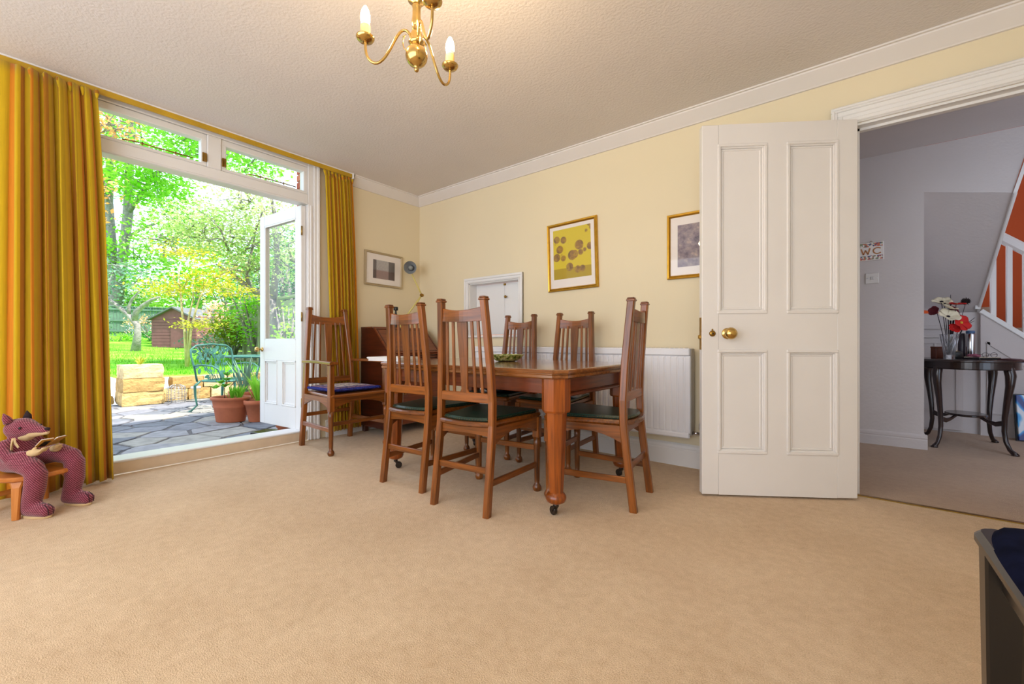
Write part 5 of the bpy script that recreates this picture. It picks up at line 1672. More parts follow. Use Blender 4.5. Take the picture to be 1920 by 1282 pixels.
obj('bottle_body', MB().lathe([(0.026, 0), (0.028, 0.005), (0.028, 0.15), (0.02, 0.18), (0.016, 0.2), (0.016, 0.215), (0.001, 0.216)], (0, 0, 0), 18), plain('dark_bottle_grey', S(66, 60, 70), 0.3), t)
t = empty('black_purse', (4.445, 2.10, HZ), 0.5, label='small black rounded purse beside the crystal vase', cat='purse')
m = crumple(MB(), 0.036, 0.026, 0.034, 2.0, 10, 0.05); m.v = [(x, y, z + 0.0275) for x, y, z in m.v]
obj('purse_body', m, M['black'], t)
obj('purse_clasp', MB().tube([(-0.02, 0, 0.058), (0, 0, 0.066), (0.02, 0, 0.058)], 0.002, 6), M['brass'], t)
t = empty('letter_tray', (4.56, 1.935, HZ), math.radians(38), label='flat black tray with beaded pale rim on the hall table', cat='tray')
obj('tray_base', MB().box((0, 0, 0.008), (0.17, 0.12, 0.014), 0.003), M['black'], t)
m = MB()
for sg in (-1, 1):
    for k in range(28):
        m.lathe([(0.001, 0), (0.003, 0.002), (0.003, 0.004), (0.001, 0.006)], (-0.082 + k * 0.164 / 27, sg * 0.057, 0.014), 6)
obj('beaded_rim', m, plain('pale_bead', S(190, 176, 156), 0.5), t, kind='stuff')
t = empty('eyeglasses', (4.60, 1.93, HZ + 0.016), math.radians(38), label='dark-rimmed eyeglasses lying on the tray', cat='glasses')
for sx in (-1, 1):
    ring = [(sx * 0.034 + 0.026 * math.cos(a), 0, 0.021 + 0.019 * math.sin(a)) for a in [2 * PI * k / 20 for k in range(20)]]
    rm = obj('rim', MB().tube(ring, 0.0016, 6, closed=True), M['black'], t)
    obj('lens', MB().lathe([(0.025, -0.0006), (0.025, 0.0006)], (sx * 0.034, 0, 0.021), 18, 'y', sx=0.75), M['picglass'], rm)
    obj('temple', MB().tube([(sx * 0.06, 0, 0.026), (sx * 0.058, 0.06, 0.016), (sx * 0.05, 0.11, 0.004)], 0.0016, 6), plain('maroon_temple', S(96, 34, 50), 0.5), t)
obj('bridge', MB().tube([(-0.009, 0, 0.024), (0, 0, 0.03), (0.009, 0, 0.024)], 0.0016, 6), M['black'], t)
t = empty('pink_scarf', (4.522, 1.99, HZ + 0.016), 0.2, label='small crumpled pink cloth at the left end of tray', cat='cloth')
m = crumple(MB(), 0.035, 0.028, 0.014, 7.0, 10, 0.4); m.v = [(x, y, z + 0.012) for x, y, z in m.v]
obj('cloth_fold', m, plain('pink_cloth', S(150, 84, 104), 0.9, var=0.25, scale=40), t)
o = MB().tube([(4.63, 1.86, HZ + 0.004), (4.68, 1.83, HZ + 0.008), (4.74, 1.84, HZ + 0.004), (4.79, 1.865, HZ - 0.012), (4.82, 1.875, HZ - 0.05), (4.825, 1.88, HZ - 0.12)], [0.006, 0.008, 0.008, 0.008, 0.008, 0.006], 8)
obj('leather_strap', o, plain('brown_leather_strap', S(70, 30, 34), 0.5), None, label='brown leather strap hanging off the hall table edge', cat='strap')
# blue picture leaning on the spandrel
def blue_mat():
    q = NT('blue_swirl_print'); v = q.gc((1, 1, 1))
    wv = q.n('ShaderNodeTexWave'); wv.inputs['Scale'].default_value = 3.2; wv.inputs['Distortion'].default_value = 9.0; wv.inputs['Detail'].default_value = 2.0; q.l(v, wv.inputs['Vector'])
    q.l(q.ramp(wv.outputs['Fac'], [(0.15, S(8, 40, 120)), (0.5, S(20, 110, 200)), (0.75, S(60, 170, 230)), (0.92, S(224, 230, 240))]), q.b.inputs['Base Color'])
    q.b.inputs['Roughness'].default_value = 0.3
    return q.m
t = empty('blue_canvas', (5.02, 2.56, 0.0), math.radians(8), label='blue swirling print leaning against the staircase panelling', cat='picture')
t.rotation_euler = (math.radians(-9), 0, math.radians(6))
obj('canvas', MB().bx(-0.14, 0.3, -0.012, 0.012, 0.01, 0.40, 0.002), blue_mat(), t)
obj('stretcher_frame', MB().bx(-0.15, 0.31, 0.0125, 0.03, 0.0, 0.41, 0.003), M['black'], t)
# ------------------------------------------------------------------ the garden
random.seed(21)
PZ = -0.12
stone_a = [plain('paving_grey_%d' % k, c, 0.85, var=0.22, scale=9, bump=0.35, bscale=30, bdist=0.01) for k, c in enumerate([S(122, 122, 128), S(140, 138, 140), S(106, 108, 114), S(146, 142, 134)])]
mortar = plain('paving_joint', S(96, 92, 92), 0.95, var=0.3, scale=20)
pt = obj('patio', MB().bx(-5.35, -0.2, -6.5, 4.5, PZ - 0.1, PZ - 0.012), mortar, label='crazy-paved stone patio outside the garden doors', cat='patio', kind='structure')
def clip(poly, p, n):
    out = []
    for i in range(len(poly)):
        a, b = poly[i], poly[(i + 1) % len(poly)]
        da, db = (a - p).dot(n), (b - p).dot(n)
        if da <= 0: out.append(a)
        if (da < 0) != (db < 0) and abs(da - db) > 1e-9:
            out.append(a + (b - a) * (da / (da - db)))
    return out
X0, X1, Y0, Y1 = -5.3, -0.26, -3.6, 1.4
seeds = []
tries = 0
while len(seeds) < 190 and tries < 20000:
    tries += 1
    q = Vector((random.uniform(X0, X1), random.uniform(Y0, Y1)))
    if all((q - s).length > (0.20 + 0.22 * abs(mnoise.noise(Vector((q.x * 1.3, q.y * 1.3, 4))))) for s in seeds): seeds.append(q)
for i, s in enumerate(seeds):
    poly = [Vector((X0, Y0)), Vector((X1, Y0)), Vector((X1, Y1)), Vector((X0, Y1))]
    for j, o in enumerate(seeds):
        if i == j or (o - s).length > 1.6: continue
        poly = clip(poly, (s + o) / 2, (o - s).normalized())
        if len(poly) < 3: break
    if len(poly) < 3: continue
    g = 0.016
    pts = []
    for p in poly:
        d = p - s
        pts.append(s + d * max(0.2, (d.length - g * 1.3) / d.length) + Vector((random.uniform(-.012, .012), random.uniform(-.012, .012))))
    zt = PZ + random.uniform(-0.006, 0.004)
    m = MB(); slab(m, [(p.x, p.y) for p in pts], PZ - 0.03, zt, 0.006)
    obj('paving_stone', m, stone_a[i % 4], pt)

# honey stone pillar, low wall, steps
honey = [plain('honey_stone_%d' % k, c, 0.9, var=0.25, scale=7, bump=0.6, bscale=16, bdist=0.03) for k, c in enumerate([S(200, 170, 112), S(184, 150, 92), S(214, 190, 140)])]
def rough_block(sx, sy, sz, seed, n=4, amp=0.018):
    m = MB()
    idx = {}
    vs = []
    def vid(a, b, c):
        k = (a, b, c)
        if k not in idx:
            u = [(-0.5 + q / n) for q in k]
            p = Vector((u[0] * sx, u[1] * sy, u[2] * sz))
            # rounded arrises
            e = sum(1 for q in k if q in (0, n))
            if e >= 2: p *= 0.988 if e == 2 else 0.97
            d = mnoise.noise_vector(Vector((u[0] * 3 + seed, u[1] * 3, u[2] * 3))) * amp
            p += Vector((d.x, d.y, d.z * 0.4))
            idx[k] = len(vs); vs.append(p)
        return idx[k]
    fs = []
    for a in range(n):
        for b in range(n):
            fs += [(vid(a, b, 0), vid(a, b + 1, 0), vid(a + 1, b + 1, 0), vid(a + 1, b, 0)), (vid(a, b, n), vid(a + 1, b, n), vid(a + 1, b + 1, n), vid(a, b + 1, n)),
                   (vid(a, 0, b), vid(a + 1, 0, b), vid(a + 1, 0, b + 1), vid(a, 0, b + 1)), (vid(a, n, b), vid(a, n, b + 1), vid(a + 1, n, b + 1), vid(a + 1, n, b)),
                   (vid(0, a, b), vid(0, a, b + 1), vid(0, a + 1, b + 1), vid(0, a + 1, b)), (vid(n, a, b), vid(n, a + 1, b), vid(n, a + 1, b + 1), vid(n, a, b + 1))]
    return m.add(vs, fs, None, False)
pl = empty('stone_pillar', (-5.12, -1.405, PZ), label='squat honey-stone pillar beside the garden steps', cat='pillar')
for k in range(3):
    obj('stone', rough_block(0.5 + 0.02 * (k % 2), 0.52 - 0.015 * k, 0.205, k * 3.1), honey[k % 3], pl, (0, 0, 0.105 + 0.208 * k))
obj('mortar_core', MB().bx(-0.235, 0.235, -0.24, 0.24, 0, 0.6), honey[2], pl)
wl = empty('garden_wall', (-5.2, 0, PZ), label='low honey-stone retaining wall below the lawn', cat='wall')
y = -1.12
row = 0
for row in range(2):
    y = -1.13 + 0.12 * row
    k = 0
    while y < 1.0:
        L = random.uniform(0.3, 0.5)
        obj('stone', rough_block(0.26, L - 0.012, 0.195, random.random() * 50, 3), honey[(k + row) % 3], wl, (random.uniform(-.012, .012), y + L / 2, 0.1 + 0.198 * row))
        y += L; k += 1
wl2 = empty('garden_wall', (-5.5, 0, PZ), label='low honey-stone wall left of the garden steps', cat='wall')
y = -5.0; k = 0
while y < -3.2:
    for row in range(2):
        obj('stone', rough_block(0.26, 0.41, 0.195, random.random() * 50, 3), honey[(k + row) % 3], wl2, (0, y + 0.2 + 0.1 * row, 0.1 + 0.198 * row))
    y += 0.42; k += 1
sp = empty('garden_steps', (-5.3, -2.28, PZ), label='stone steps with gravel treads rising to the lawn', cat='steps')
gravel = plain('pale_gravel', S(128, 122, 122), 0.95, var=0.3, scale=60, bump=0.8, bscale=70, bdist=0.02)
for k in range(3):
    obj('riser_stone', rough_block(0.16, 1.18, 0.13, 7.7 * k, 4, 0.01), honey[1], sp, (-0.02 - 0.36 * k, 0, 0.07 + 0.135 * k))
    obj('tread', MB().bx(-0.36 - 0.36 * k, -0.08 - 0.36 * k, -0.58, 0.58, 0.0, 0.125 + 0.135 * k, 0.01), gravel, sp)

t = empty('pillar_plant', (-5.08, -1.42, PZ + 0.628), label='small yellow-green plant growing on top of the stone pillar', cat='plant')
m = MB()
for k in range(34):
    a = random.random() * 6.28; r = random.uniform(0.04, 0.15); h_ = random.uniform(0.04, 0.14)
    b_ = Vector((0.02 * math.cos(a), 0.02 * math.sin(a), 0.0)); e = Vector((r * math.cos(a), r * math.sin(a), h_)); w_ = Vector((-math.sin(a), math.cos(a), 0)) * 0.014
    m.add([b_ - w_ * .2, b_ + w_ * .2, (b_ + e) / 2 + w_ + Vector((0, 0, .02)), e, (b_ + e) / 2 - w_ + Vector((0, 0, .02))], [(0, 1, 2, 4), (4, 2, 3)])
obj('leaves', m, leafmat('pillar_plant_leaf', S(170, 190, 60), S(220, 220, 130), 0.3), t, kind='stuff')

# lawn: rises gently away from the house
def lawn_z(x, y):
    d = -5.3 - x
    if d < 0: return 0.27
    z = 0.27 + 0.030 * min(d, 12) + 0.075 * max(0, d - 12)
    return min(z, 1.3) + 0.05 * mnoise.noise(Vector((x * 0.35, y * 0.35, 0)))
def grass_mat():
    t = NT('sunlit_grass'); v = t.obj_co()
    a = t.noise(v, 0.9, 4); b = t.noise(v, 22.0, 4)
    m = t.n('ShaderNodeMath', operation='MULTIPLY_ADD'); m.inputs[1].default_value = 0.45; t.l(b.outputs['Fac'], m.inputs[0])
    q = t.n('ShaderNodeMath', operation='MULTIPLY'); q.inputs[1].default_value = 0.55; t.l(a.outputs['Fac'], q.inputs[0]); t.l(q.outputs[0], m.inputs[2])
    t.l(t.ramp(m.outputs[0], [(0.35, S(70, 140, 30)), (0.5, S(112, 184, 48)), (0.62, S(150, 200, 74)), (0.72, S(170, 176, 100))]), t.b.inputs['Base Color'])
    t.b.inputs['Roughness'].default_value = 0.9
    t.b.inputs['Specular IOR Level'].default_value = 0.1
    t.bump(b.outputs['Fac'], 0.6, 0.04)
    return t.m
GM = grass_mat()
m = MB(); nx, ny = 60, 60
vs = []
for i in range(nx + 1):
    for j in range(ny + 1):
        x = -6.32 - 33 * (i / nx) ** 1.3; yy = -16 + 34 * j / ny
        z = lawn_z(x, yy)
        vs.append((x, yy, z))
fs = [(i * (ny + 1) + j, i * (ny + 1) + j + 1, (i + 1) * (ny + 1) + j + 1, (i + 1) * (ny + 1) + j) for i in range(nx) for j in range(ny)]
m.add(vs, fs, None, True)
for (ya, yb) in ((-16.0, -2.88), (-1.64, 18.0)):
    q = [(-5.33, ya), (-5.33, yb)]
    K = 24
    a_ = [(-5.33, ya + (yb - ya) * k / K) for k in range(K + 1)]; b_ = [(-6.33, ya + (yb - ya) * k / K) for k in range(K + 1)]
    m.add([(x, y, lawn_z(x, y)) for x, y in a_] + [(x, y, lawn_z(x, y)) for x, y in b_], [(k, k + 1, K + 2 + k, K + 1 + k) for k in range(K)], None, True)
obj('lawn', m, GM, label='bright green lawn rising to the back fence', cat='lawn', kind='structure')
# grass blades
m = MB(); vs = []; fs = []; gcs = []
for k in range(15000):
    x = -5.5 - 13 * random.random() ** 1.6
    a = random.uniform(-0.62, 0.52)
    yy = -3.05 + (3.7 - x) * math.tan(math.atan2(0.30, 1.24) + a * 0.55) * 1.0
    if x > -6.3 and -3.0 < yy < -1.55: continue
    if x > -5.7: continue
    z = lawn_z(x, yy)
    h_ = random.uniform(0.03, 0.085) * (1.6 if random.random() < 0.06 else 1)
    th = random.random() * 6.28
    n = len(vs)
    vs += [(x - 0.008 * math.cos(th), yy - 0.008 * math.sin(th), z - 0.01), (x + 0.008 * math.cos(th), yy + 0.008 * math.sin(th), z - 0.01), (x + random.uniform(-.03, .03), yy + random.uniform(-.03, .03), z + h_)]
    fs.append((n, n + 1, n + 2)); gcs += [(x, yy, 0)] * 3
m.add(vs, fs, gcs)
obj('grass_blades', m, leafmat('grass_blade', S(84, 160, 34), S(150, 206, 70), 0.3), label='short bright grass blades growing on the lawn', cat='grass', kind='stuff')

# back fence
fence_m = plain('green_stained_fence', S(90, 118, 98), 0.85, var=0.2, scale=5)
def fence_run(label, p0, p1, z0, h_, post_every, board=0.10, gap=0.012, horizontal=False, mat=fence_m, trellis=False):
    P0, P1 = Vector((p0[0], p0[1], 0)), Vector((p1[0], p1[1], 0))
    d = (P1 - P0); L = d.length; d.normalize(); n = Vector((-d.y, d.x, 0))
    t = empty('garden_fence', (p0[0], p0[1], z0), math.atan2(d.y, d.x), label=label, cat='fence')
    m = MB()
    if not horizontal:
        x = 0; k = 0
        while x < L:
            m.bx(x, x + board, -0.01 + 0.012 * (k % 2), 0.006 + 0.012 * (k % 2), 0.1, h_, 0.0); x += board + gap - 0.02 * 0; k += 1
        obj('close_boards', m, mat, t, kind='stuff')
        for z in (0.35, h_ * 0.55, h_ * 0.9):
            obj('fence_rail', MB().bx(0, L, -0.07, -0.012, z, z + 0.08, 0.006), mat, t)
        obj('gravel_board', MB().bx(0, L, -0.02, 0.03, 0, 0.14), mat, t)
    else:
        z = 0.05
        while z < h_ - 0.06:
            obj('fence_slat', MB().bx(0, L, -0.012, 0.008, z, z + board, 0.003), mat, t); z += board + gap
    x = 0; first = None
    while x <= L + 0.01:
        if first is None: first = obj('fence_post', MB().bx(-0.05, 0.05, -0.05, 0.05, 0, h_ + 0.05, 0.008), mat, t, (x, -0.03, 0))
        else: share('fence_post', first, t, (x, -0.03, 0))
        x += post_every
    obj('capping', MB().bx(-0.05, L + 0.05, -0.06, 0.06, h_, h_ + 0.05, 0.006), mat, t)
    return t
fence_run('weathered green close-board fence across the end of the lawn', (-25.5, -5.5), (-22.3, 7.0), 1.0, 1.55, 3.0)
pale = plain('pale_fence_panel', S(150, 156, 120), 0.85, var=0.12, scale=6)
fence_run('pale horizontal slat fence seen through the glazed garden door', (-9.5, 1.35), (-5.4, 1.2), 0.0, 1.82, 1.05, 0.125, 0.02, True, pale)

# shed
def shed():
    sh = empty('garden_shed', (-17.1, 2.35, 0.62), math.radians(36), label='small red-brown timber shed with grey roof in the garden', cat='shed')
    wd = plain('shed_boards', S(128, 80, 84), 0.85, var=0.15, scale=4)
    rf = plain('shed_felt', S(104, 106, 108), 0.9, var=0.15, scale=6)
    W, D, H, RH = 1.75, 1.5, 1.15, 1.55
    m = MB()
    k = 0; z = 0.0
    while z < H - 0.01:
        m.bx(-W / 2, W / 2, -D / 2 - 0.012, -D / 2 + 0.02, z, z + 0.115); m.bx(-W / 2 - 0.012, -W / 2 + 0.02, -D / 2, D / 2, z, z + 0.115)
        m.bx(W / 2 - 0.02, W / 2 + 0.012, -D / 2, D / 2, z, z + 0.115); z += 0.125
    m.prism([(-W / 2, H), (W / 2, H), (0, RH)], 'y', -D / 2, -D / 2 + 0.03)
    m.bx(-W / 2, W / 2, -D / 2 + 0.02, D / 2, 0, H)
    obj('shiplap_walls', m, wd, sh, kind='stuff')
    for sx in (-1, 1):
        m = MB(); m.bar((sx * (W / 2 + 0.12), 0, H - 0.05), (0, 0, RH + 0.03), D + 0.24, 0.05, up=(0, 0, 1)); obj('roof_slope', m, rf, sh)
    w_ = obj('shed_window', MB().bx(-W / 2 - 0.03, -W / 2 - 0.012, -0.55, 0.4, 0.62, 1.05, 0.005), plain('shed_window_frame', S(150, 140, 130), 0.7), sh)
    for k in range(3):
        obj('pane', MB().bx(-W / 2 - 0.034, -W / 2 - 0.03, -0.52 + k * 0.31, -0.24 + k * 0.31, 0.66, 1.01), plain('shed_pane_%d' % k, S(120, 132, 140), 0.1), w_)
    obj('shed_door', MB().bx(-0.1, 0.62, -D / 2 - 0.03, -D / 2 - 0.012, 0.03, 1.1, 0.004), wd, sh)
shed()

# brick return of the house right of the garden doors
bt = empty('wall_brick_return', (0, 0, 0), label='red brick return of the house outside the fanlight', cat='wall', kind='structure')
bx0, bx1, by0, by1 = -0.72, -0.26, -1.0, -0.78
obj('mortar_core', MB().bx(bx0 + 0.008, bx1, by0 + 0.008, by1, -0.14, 3.2), plain('lime_mortar', S(196, 172, 150), 0.95), bt)
bmats = [plain('red_brick_%d' % k, c, 0.9, var=0.15, scale=14, bump=0.3) for k, c in enumerate([S(198, 104, 74), S(180, 88, 64), S(210, 122, 90)])]
protos = {}
def brick(ln, k, loc):
    key = (ln, k)
    if key not in protos:
        protos[key] = obj('brick', MB().bx(0, ln, 0, 0.1, 0, 0.062, 0.004), bmats[k], bt, loc)
    else:
        share('brick', protos[key], bt, loc)
for r in range(45):
    z = -0.13 + r * 0.073
    xs = [(bx0, 0.21), (bx0 + 0.22, 0.21)] if r % 2 == 0 else [(bx0, 0.1), (bx0 + 0.11, 0.21), (bx0 + 0.33, 0.12)]
    for x, ln in xs:
        brick(ln, (r * 7 + int(x * 10)) % 3, (x, by0 - 0.002, z))

# ------------------------------------------------------------------ trees and shrubs
bark = plain('grey_bark', S(142, 134, 130), 0.95, var=0.3, scale=9, bump=0.6, bscale=22, bdist=0.03)
bark_pale = plain('pale_bark', S(190, 176, 130), 0.9, var=0.2, scale=12, bump=0.3)
L_lime = leafmat('lime_leaf', S(116, 196, 36), S(190, 232, 100))
L_yel = leafmat('yellow_maple_leaf', S(190, 190, 30), S(226, 214, 90))
L_pale = leafmat('pale_blossom_leaf', S(150, 190, 84), S(222, 226, 176))
L_dark = leafmat('dark_leaf', S(56, 122, 62), S(108, 166, 82), 0.3)
L_gold = leafmat('copper_leaf', S(226, 150, 80), S(236, 200, 130))
L_olive = leafmat('olive_leaf', S(110, 130, 30), S(160, 176, 60), 0.3)
L_pink = leafmat('pink_leaf', S(226, 170, 130), S(236, 206, 160), 0.3)
L_blue = leafmat('bluegreen_leaf', S(96, 140, 120), S(160, 186, 160), 0.3)

def foliage(blobs, size, o, per=14, spread=0.30, flat=0.0):
    """leaves gathered in sprays inside ellipsoids; blobs: (centre, radii, leaves)"""
    m = MB(); vs = []; fs = []; g = []
    for (c, r, n) in blobs:
        k = 0
        while k < n:
            d = Vector((random.gauss(0, 1), random.gauss(0, 1), random.gauss(0, 1))).normalized()
            rad = random.random() ** 0.45
            cl = Vector((c[0] + d.x * r[0] * rad, c[1] + d.y * r[1] * rad, c[2] + d.z * r[2] * rad))
            for _ in range(per):
                p = cl + Vector((random.gauss(0, spread), random.gauss(0, spread), random.gauss(0, spread * (0.6 if not flat else 0.25)))) - o
                s = size * random.uniform(0.6, 1.3)
                a = Vector((random.gauss(0, 1), random.gauss(0, 1), random.gauss(0, 0.5))).normalized()
                b = a.cross(Vector((random.gauss(0, .5), random.gauss(0, .5), 1))).normalized()
                q = len(vs)
                vs += [p - a * s * 0.5, p + b * s * 0.3, p + a * s * 0.5, p - b * s * 0.3 + Vector((0, 0, -0.1 * s))]
                fs += [(q, q + 1, q + 2), (q, q + 2, q + 3)]
                g += [tuple(cl)] * 4
                k += 1
    return m.add(vs, fs, g)

def tree(name, label, base, trunks, twigs, blobs, size, lm, bm, per=14, spread=0.3, group=None, flat=0.0, cat='tree'):
    """trunks: list of (points, radii) in world space"""
    o = Vector(base)
    t = empty(name, base, label=label, cat=cat, group=group)
    for i, (pts, rr) in enumerate(trunks):
        obj('trunk' if i == 0 else 'branch', MB().tube([Vector(p) - o for p in pts], rr, 9), bm, t)
    if twigs:
        m = MB()
        for c, r, n in blobs:
            for _ in range(twigs):
                d = Vector((random.gauss(0, 1), random.gauss(0, 1), random.gauss(0.2, 0.7))).normalized()
                st_ = Vector(c) - o + Vector((random.gauss(0, .2) * r[0], random.gauss(0, .2) * r[1], random.gauss(0, .2) * r[2] - 0.3 * r[2]))
                en = Vector(c) - o + Vector((d.x * r[0], d.y * r[1], d.z * r[2])) * 0.85
                md = (st_ + en) / 2 + Vector((0, 0, 0.1 * r[2])) + Vector((random.gauss(0, .08), random.gauss(0, .08), 0))
                m.tube([st_, md, en], [0.025 * r[2] ** 0.5, 0.016 * r[2] ** 0.5, 0.005], 5)
        obj('twigs', m, bm, t, kind='stuff')
    obj('foliage', foliage(blobs, size, o, per, spread, flat), lm, t, kind='stuff')
    return t

# view helper for laying the planting out: a point at image column px, height z, at forward distance d from the house viewpoint
def G(px, d, z):
    a = (px - 960) / 795.0
    return (3.70 + d * (-0.61799 + a * 0.78618), -3.053 + d * (0.78618 + a * 0.61799), z)
def zat(py, d): return 0.86 + (641 - py) / 795.0 * d

# tall twin-trunk tree, just beyond the fence
D = 25.0
b = G(222, D, 1.0)
tree('tall_tree', 'tall twin-trunked tree with lime green leaves behind the fence', b,
     [([G(222, D, 1.0), G(218, D, 2.2), G(212, D, zat(500, D)), G(204, D, zat(380, D)), G(206, D, zat(290, D)), G(215, D, zat(120, D))], [0.36, 0.32, 0.25, 0.2, 0.17, 0.1]),
      ([G(218, D, 2.4), G(228, D, zat(500, D)), G(240, D, zat(400, D)), G(243, D, zat(300, D)), G(258, D, zat(130, D))], [0.26, 0.24, 0.25, 0.19, 0.1]),
      ([G(240, D, zat(400, D)), G(290, D - 1, zat(340, D)), G(360, D - 2, zat(310, D)), G(420, D - 2.5, zat(330, D))], [0.14, 0.1, 0.07, 0.03]),
      ([G(236, D, zat(450, D)), G(262, D, zat(430, D)), G(300, D - 1, zat(425, D)), G(340, D - 1, zat(440, D))], [0.12, 0.09, 0.06, 0.02]),
      ([G(206, D, zat(380, D)), G(180, D - 1, zat(320, D)), G(150, D - 1, zat(280, D))], [0.13, 0.09, 0.03])], 6,
     [(G(185, D - 1, zat(330, D)), (1.7, 1.7, 1.7), 1100), (G(280, D - 1.5, zat(350, D)), (2.6, 2.2, 1.5), 2200), (G(230, D, zat(230, D)), (3.4, 3.2, 2.4), 2600), (G(330, D - 2, zat(430, D)), (2.0, 2.0, 1.6), 1500),
      (G(360, D - 2.5, zat(300, D)), (2.6, 2.4, 1.7), 2200), (G(185, D, zat(470, D)), (1.4, 1.4, 2.0), 900), (G(340, D - 2, zat(220, D)), (3.0, 2.4, 1.6), 1900), (G(450, D - 3, zat(330, D)), (2.6, 2.4, 1.6), 1900), (G(250, D - 1, zat(480, D)), (1.5, 1.4, 1.2), 500),
      (G(500, D - 3, zat(290, D)), (2.0, 2.0, 1.3), 1000)],
     0.24, L_lime, bark, 14, 0.32, 'garden trees')
# copper leaves hanging at the upper left
b = G(150, 9.0, 0.45)
tree('copper_tree', 'small copper-leaved tree showing at the top left of the garden view', b,
     [([G(150, 9, 0.4), G(148, 9, 2.0), G(155, 9, 3.6), G(165, 9, 4.6)], [0.09, 0.07, 0.05, 0.02])], 6,
     [(G(170, 9, zat(240, 9)), (0.7, 0.7, 0.8), 420), (G(215, 9, zat(235, 9)), (0.6, 0.5, 0.35), 170), (G(175, 9, zat(360, 9)), (0.4, 0.4, 0.7), 130)],
     0.11, L_gold, bark, 9, 0.14, 'garden trees')
# curved old fruit tree
D = 14.0
b = G(255, D, 0.62)
tree('curved_tree', 'crooked grey forked fruit tree standing on the lawn', b,
     [([G(254, D, 0.55), G(258, D, zat(625, D)), G(257, D, zat(610, D)), G(250, D, zat(600, D)), G(240, D, zat(590, D)), G(222, D, zat(575, D)), G(203, D, zat(560, D)), G(185, D, zat(540, D))], [0.14, 0.095, 0.09, 0.09, 0.07, 0.06, 0.045, 0.02]),
      ([G(252, D, zat(601, D)), G(255, D, zat(585, D)), G(268, D, zat(573, D)), G(284, D, zat(562, D)), G(300, D, zat(556, D))], [0.09, 0.085, 0.07, 0.05, 0.03]),
      ([G(242, D, zat(590, D)), G(241, D, zat(575, D)), G(248, D, zat(560, D)), G(262, D, zat(545, D))], [0.055, 0.05, 0.04, 0.02])], 4,
     [(G(195, D, zat(535, D)), (0.9, 0.9, 0.7), 500), (G(270, D, zat(525, D)), (1.2, 1.0, 0.5), 260), (G(230, D, zat(500, D)), (1.3, 1.2, 0.5), 260)],
     0.10, L_blue, bark, 10, 0.16, 'garden trees')
# yellow japanese maple
D = 8.6
b = G(350, D, 0.40)
tree('yellow_maple', 'airy yellow-green maple with thin pale stems behind the garden chair', b,
     [([G(350, D, 0.36), G(346, D, zat(620, D)), G(341, D, zat(580, D)), G(338, D, zat(545, D)), G(334, D, zat(500, D))], [0.03, 0.024, 0.021, 0.018, 0.01]),
      ([G(352, D, 0.36), G(358, D, zat(620, D)), G(366, D, zat(585, D)), G(374, D, zat(560, D)), G(392, D, zat(520, D))], [0.027, 0.021, 0.019, 0.015, 0.008]),
      ([G(351, D, 0.4), G(353, D, zat(600, D)), G(362, D, zat(560, D)), G(362, D, zat(520, D))], [0.022, 0.018, 0.014, 0.008])], 6,
     [(G(350, D, zat(535, D)), (0.75, 0.7, 0.30), 700), (G(400, D, zat(510, D)), (0.7, 0.6, 0.35), 560), (G(310, D, zat(545, D)), (0.45, 0.45, 0.16), 300), (G(370, D, zat(607, D)), (0.35, 0.35, 0.1), 260), (G(430, D, zat(545, D)), (0.5, 0.5, 0.2), 420), (G(340, D, zat(470, D)), (0.55, 0.5, 0.2), 360)],
     0.06, L_yel, bark_pale, 12, 0.15, 'garden trees', 1.0)
# pale blossoming tree leaning in from the right
D = 9.5
b = G(520, D, 0.40)
tree('blossom_tree', 'pale blossoming tree with crooked branch reaching in from behind the garden door', b,
     [([G(520, D, 0.35), G(516, D, 1.2), G(508, D, zat(555, D)), G(490, D, zat(549, D)), G(470, D, zat(543, D)), G(452, D, zat(528, D)), G(430, D, zat(510, D)), G(405, D, zat(495, D))], [0.14, 0.12, 0.1, 0.08, 0.07, 0.055, 0.035, 0.015]),
      ([G(468, D, zat(542, D)), G(462, D, zat(515, D)), G(470, D, zat(480, D)), G(478, D, zat(440, D))], [0.05, 0.04, 0.03, 0.012]),
      ([G(512, D, zat(560, D)), G(520, D, zat(480, D)), G(515, D, zat(400, D)), G(500, D, zat(330, D))], [0.09, 0.06, 0.04, 0.015])], 9,
     [(G(430, D, zat(440, D)), (1.0, 0.9, 0.8), 2600), (G(500, D, zat(420, D)), (0.9, 0.9, 0.8), 1900), (G(370, D, zat(430, D)), (0.9, 0.8, 0.7), 1900), (G(470, D, zat(500, D)), (0.8, 0.7, 0.45), 1200), (G(540, D, zat(480, D)), (0.7, 0.7, 0.8), 1000), (G(460, D, zat(360, D)), (0.9, 0.8, 0.6), 1200), (G(310, D, zat(450, D)), (0.7, 0.7, 0.6), 900)],
     0.07, L_pale, bark, 12, 0.13, 'garden trees')

def shrub(name, label, px, d, z0, h_, w_, lm, n, size, group='garden shrubs', per=12, spread=0.12):
    b = Vector(G(px, d, z0)); t = empty(name, b, label=label, cat='shrub', group=group)
    m = MB()
    for k in range(7):
        a = k * 0.9; r = w_ * 0.5
        m.tube([(0, 0, 0), (r * 0.3 * math.cos(a), r * 0.3 * math.sin(a), h_ * 0.4), (r * 0.7 * math.cos(a), r * 0.7 * math.sin(a), h_ * 0.85)], [0.03 * h_ + 0.006, 0.02 * h_ + 0.004, 0.004], 5)
    obj('stems', m, bark, t, kind='stuff')
    obj('foliage', foliage([((0, 0, h_ * 0.58), (w_ * 0.5, w_ * 0.5, h_ * 0.42), n)], size, Vector((0, 0, 0)), per, spread), lm, t, kind='stuff')
    return t
shrub('round_shrub', 'rounded olive-brown shrub at the lawn edge beside the garden door', 437, 11.0, 0.42, 1.15, 1.3, L_olive, 1500, 0.09)
shrub('leafy_shrub', 'bright green leafy shrub right of the olive shrub', 480, 10.5, 0.42, 1.9, 1.5, L_lime, 1500, 0.09)
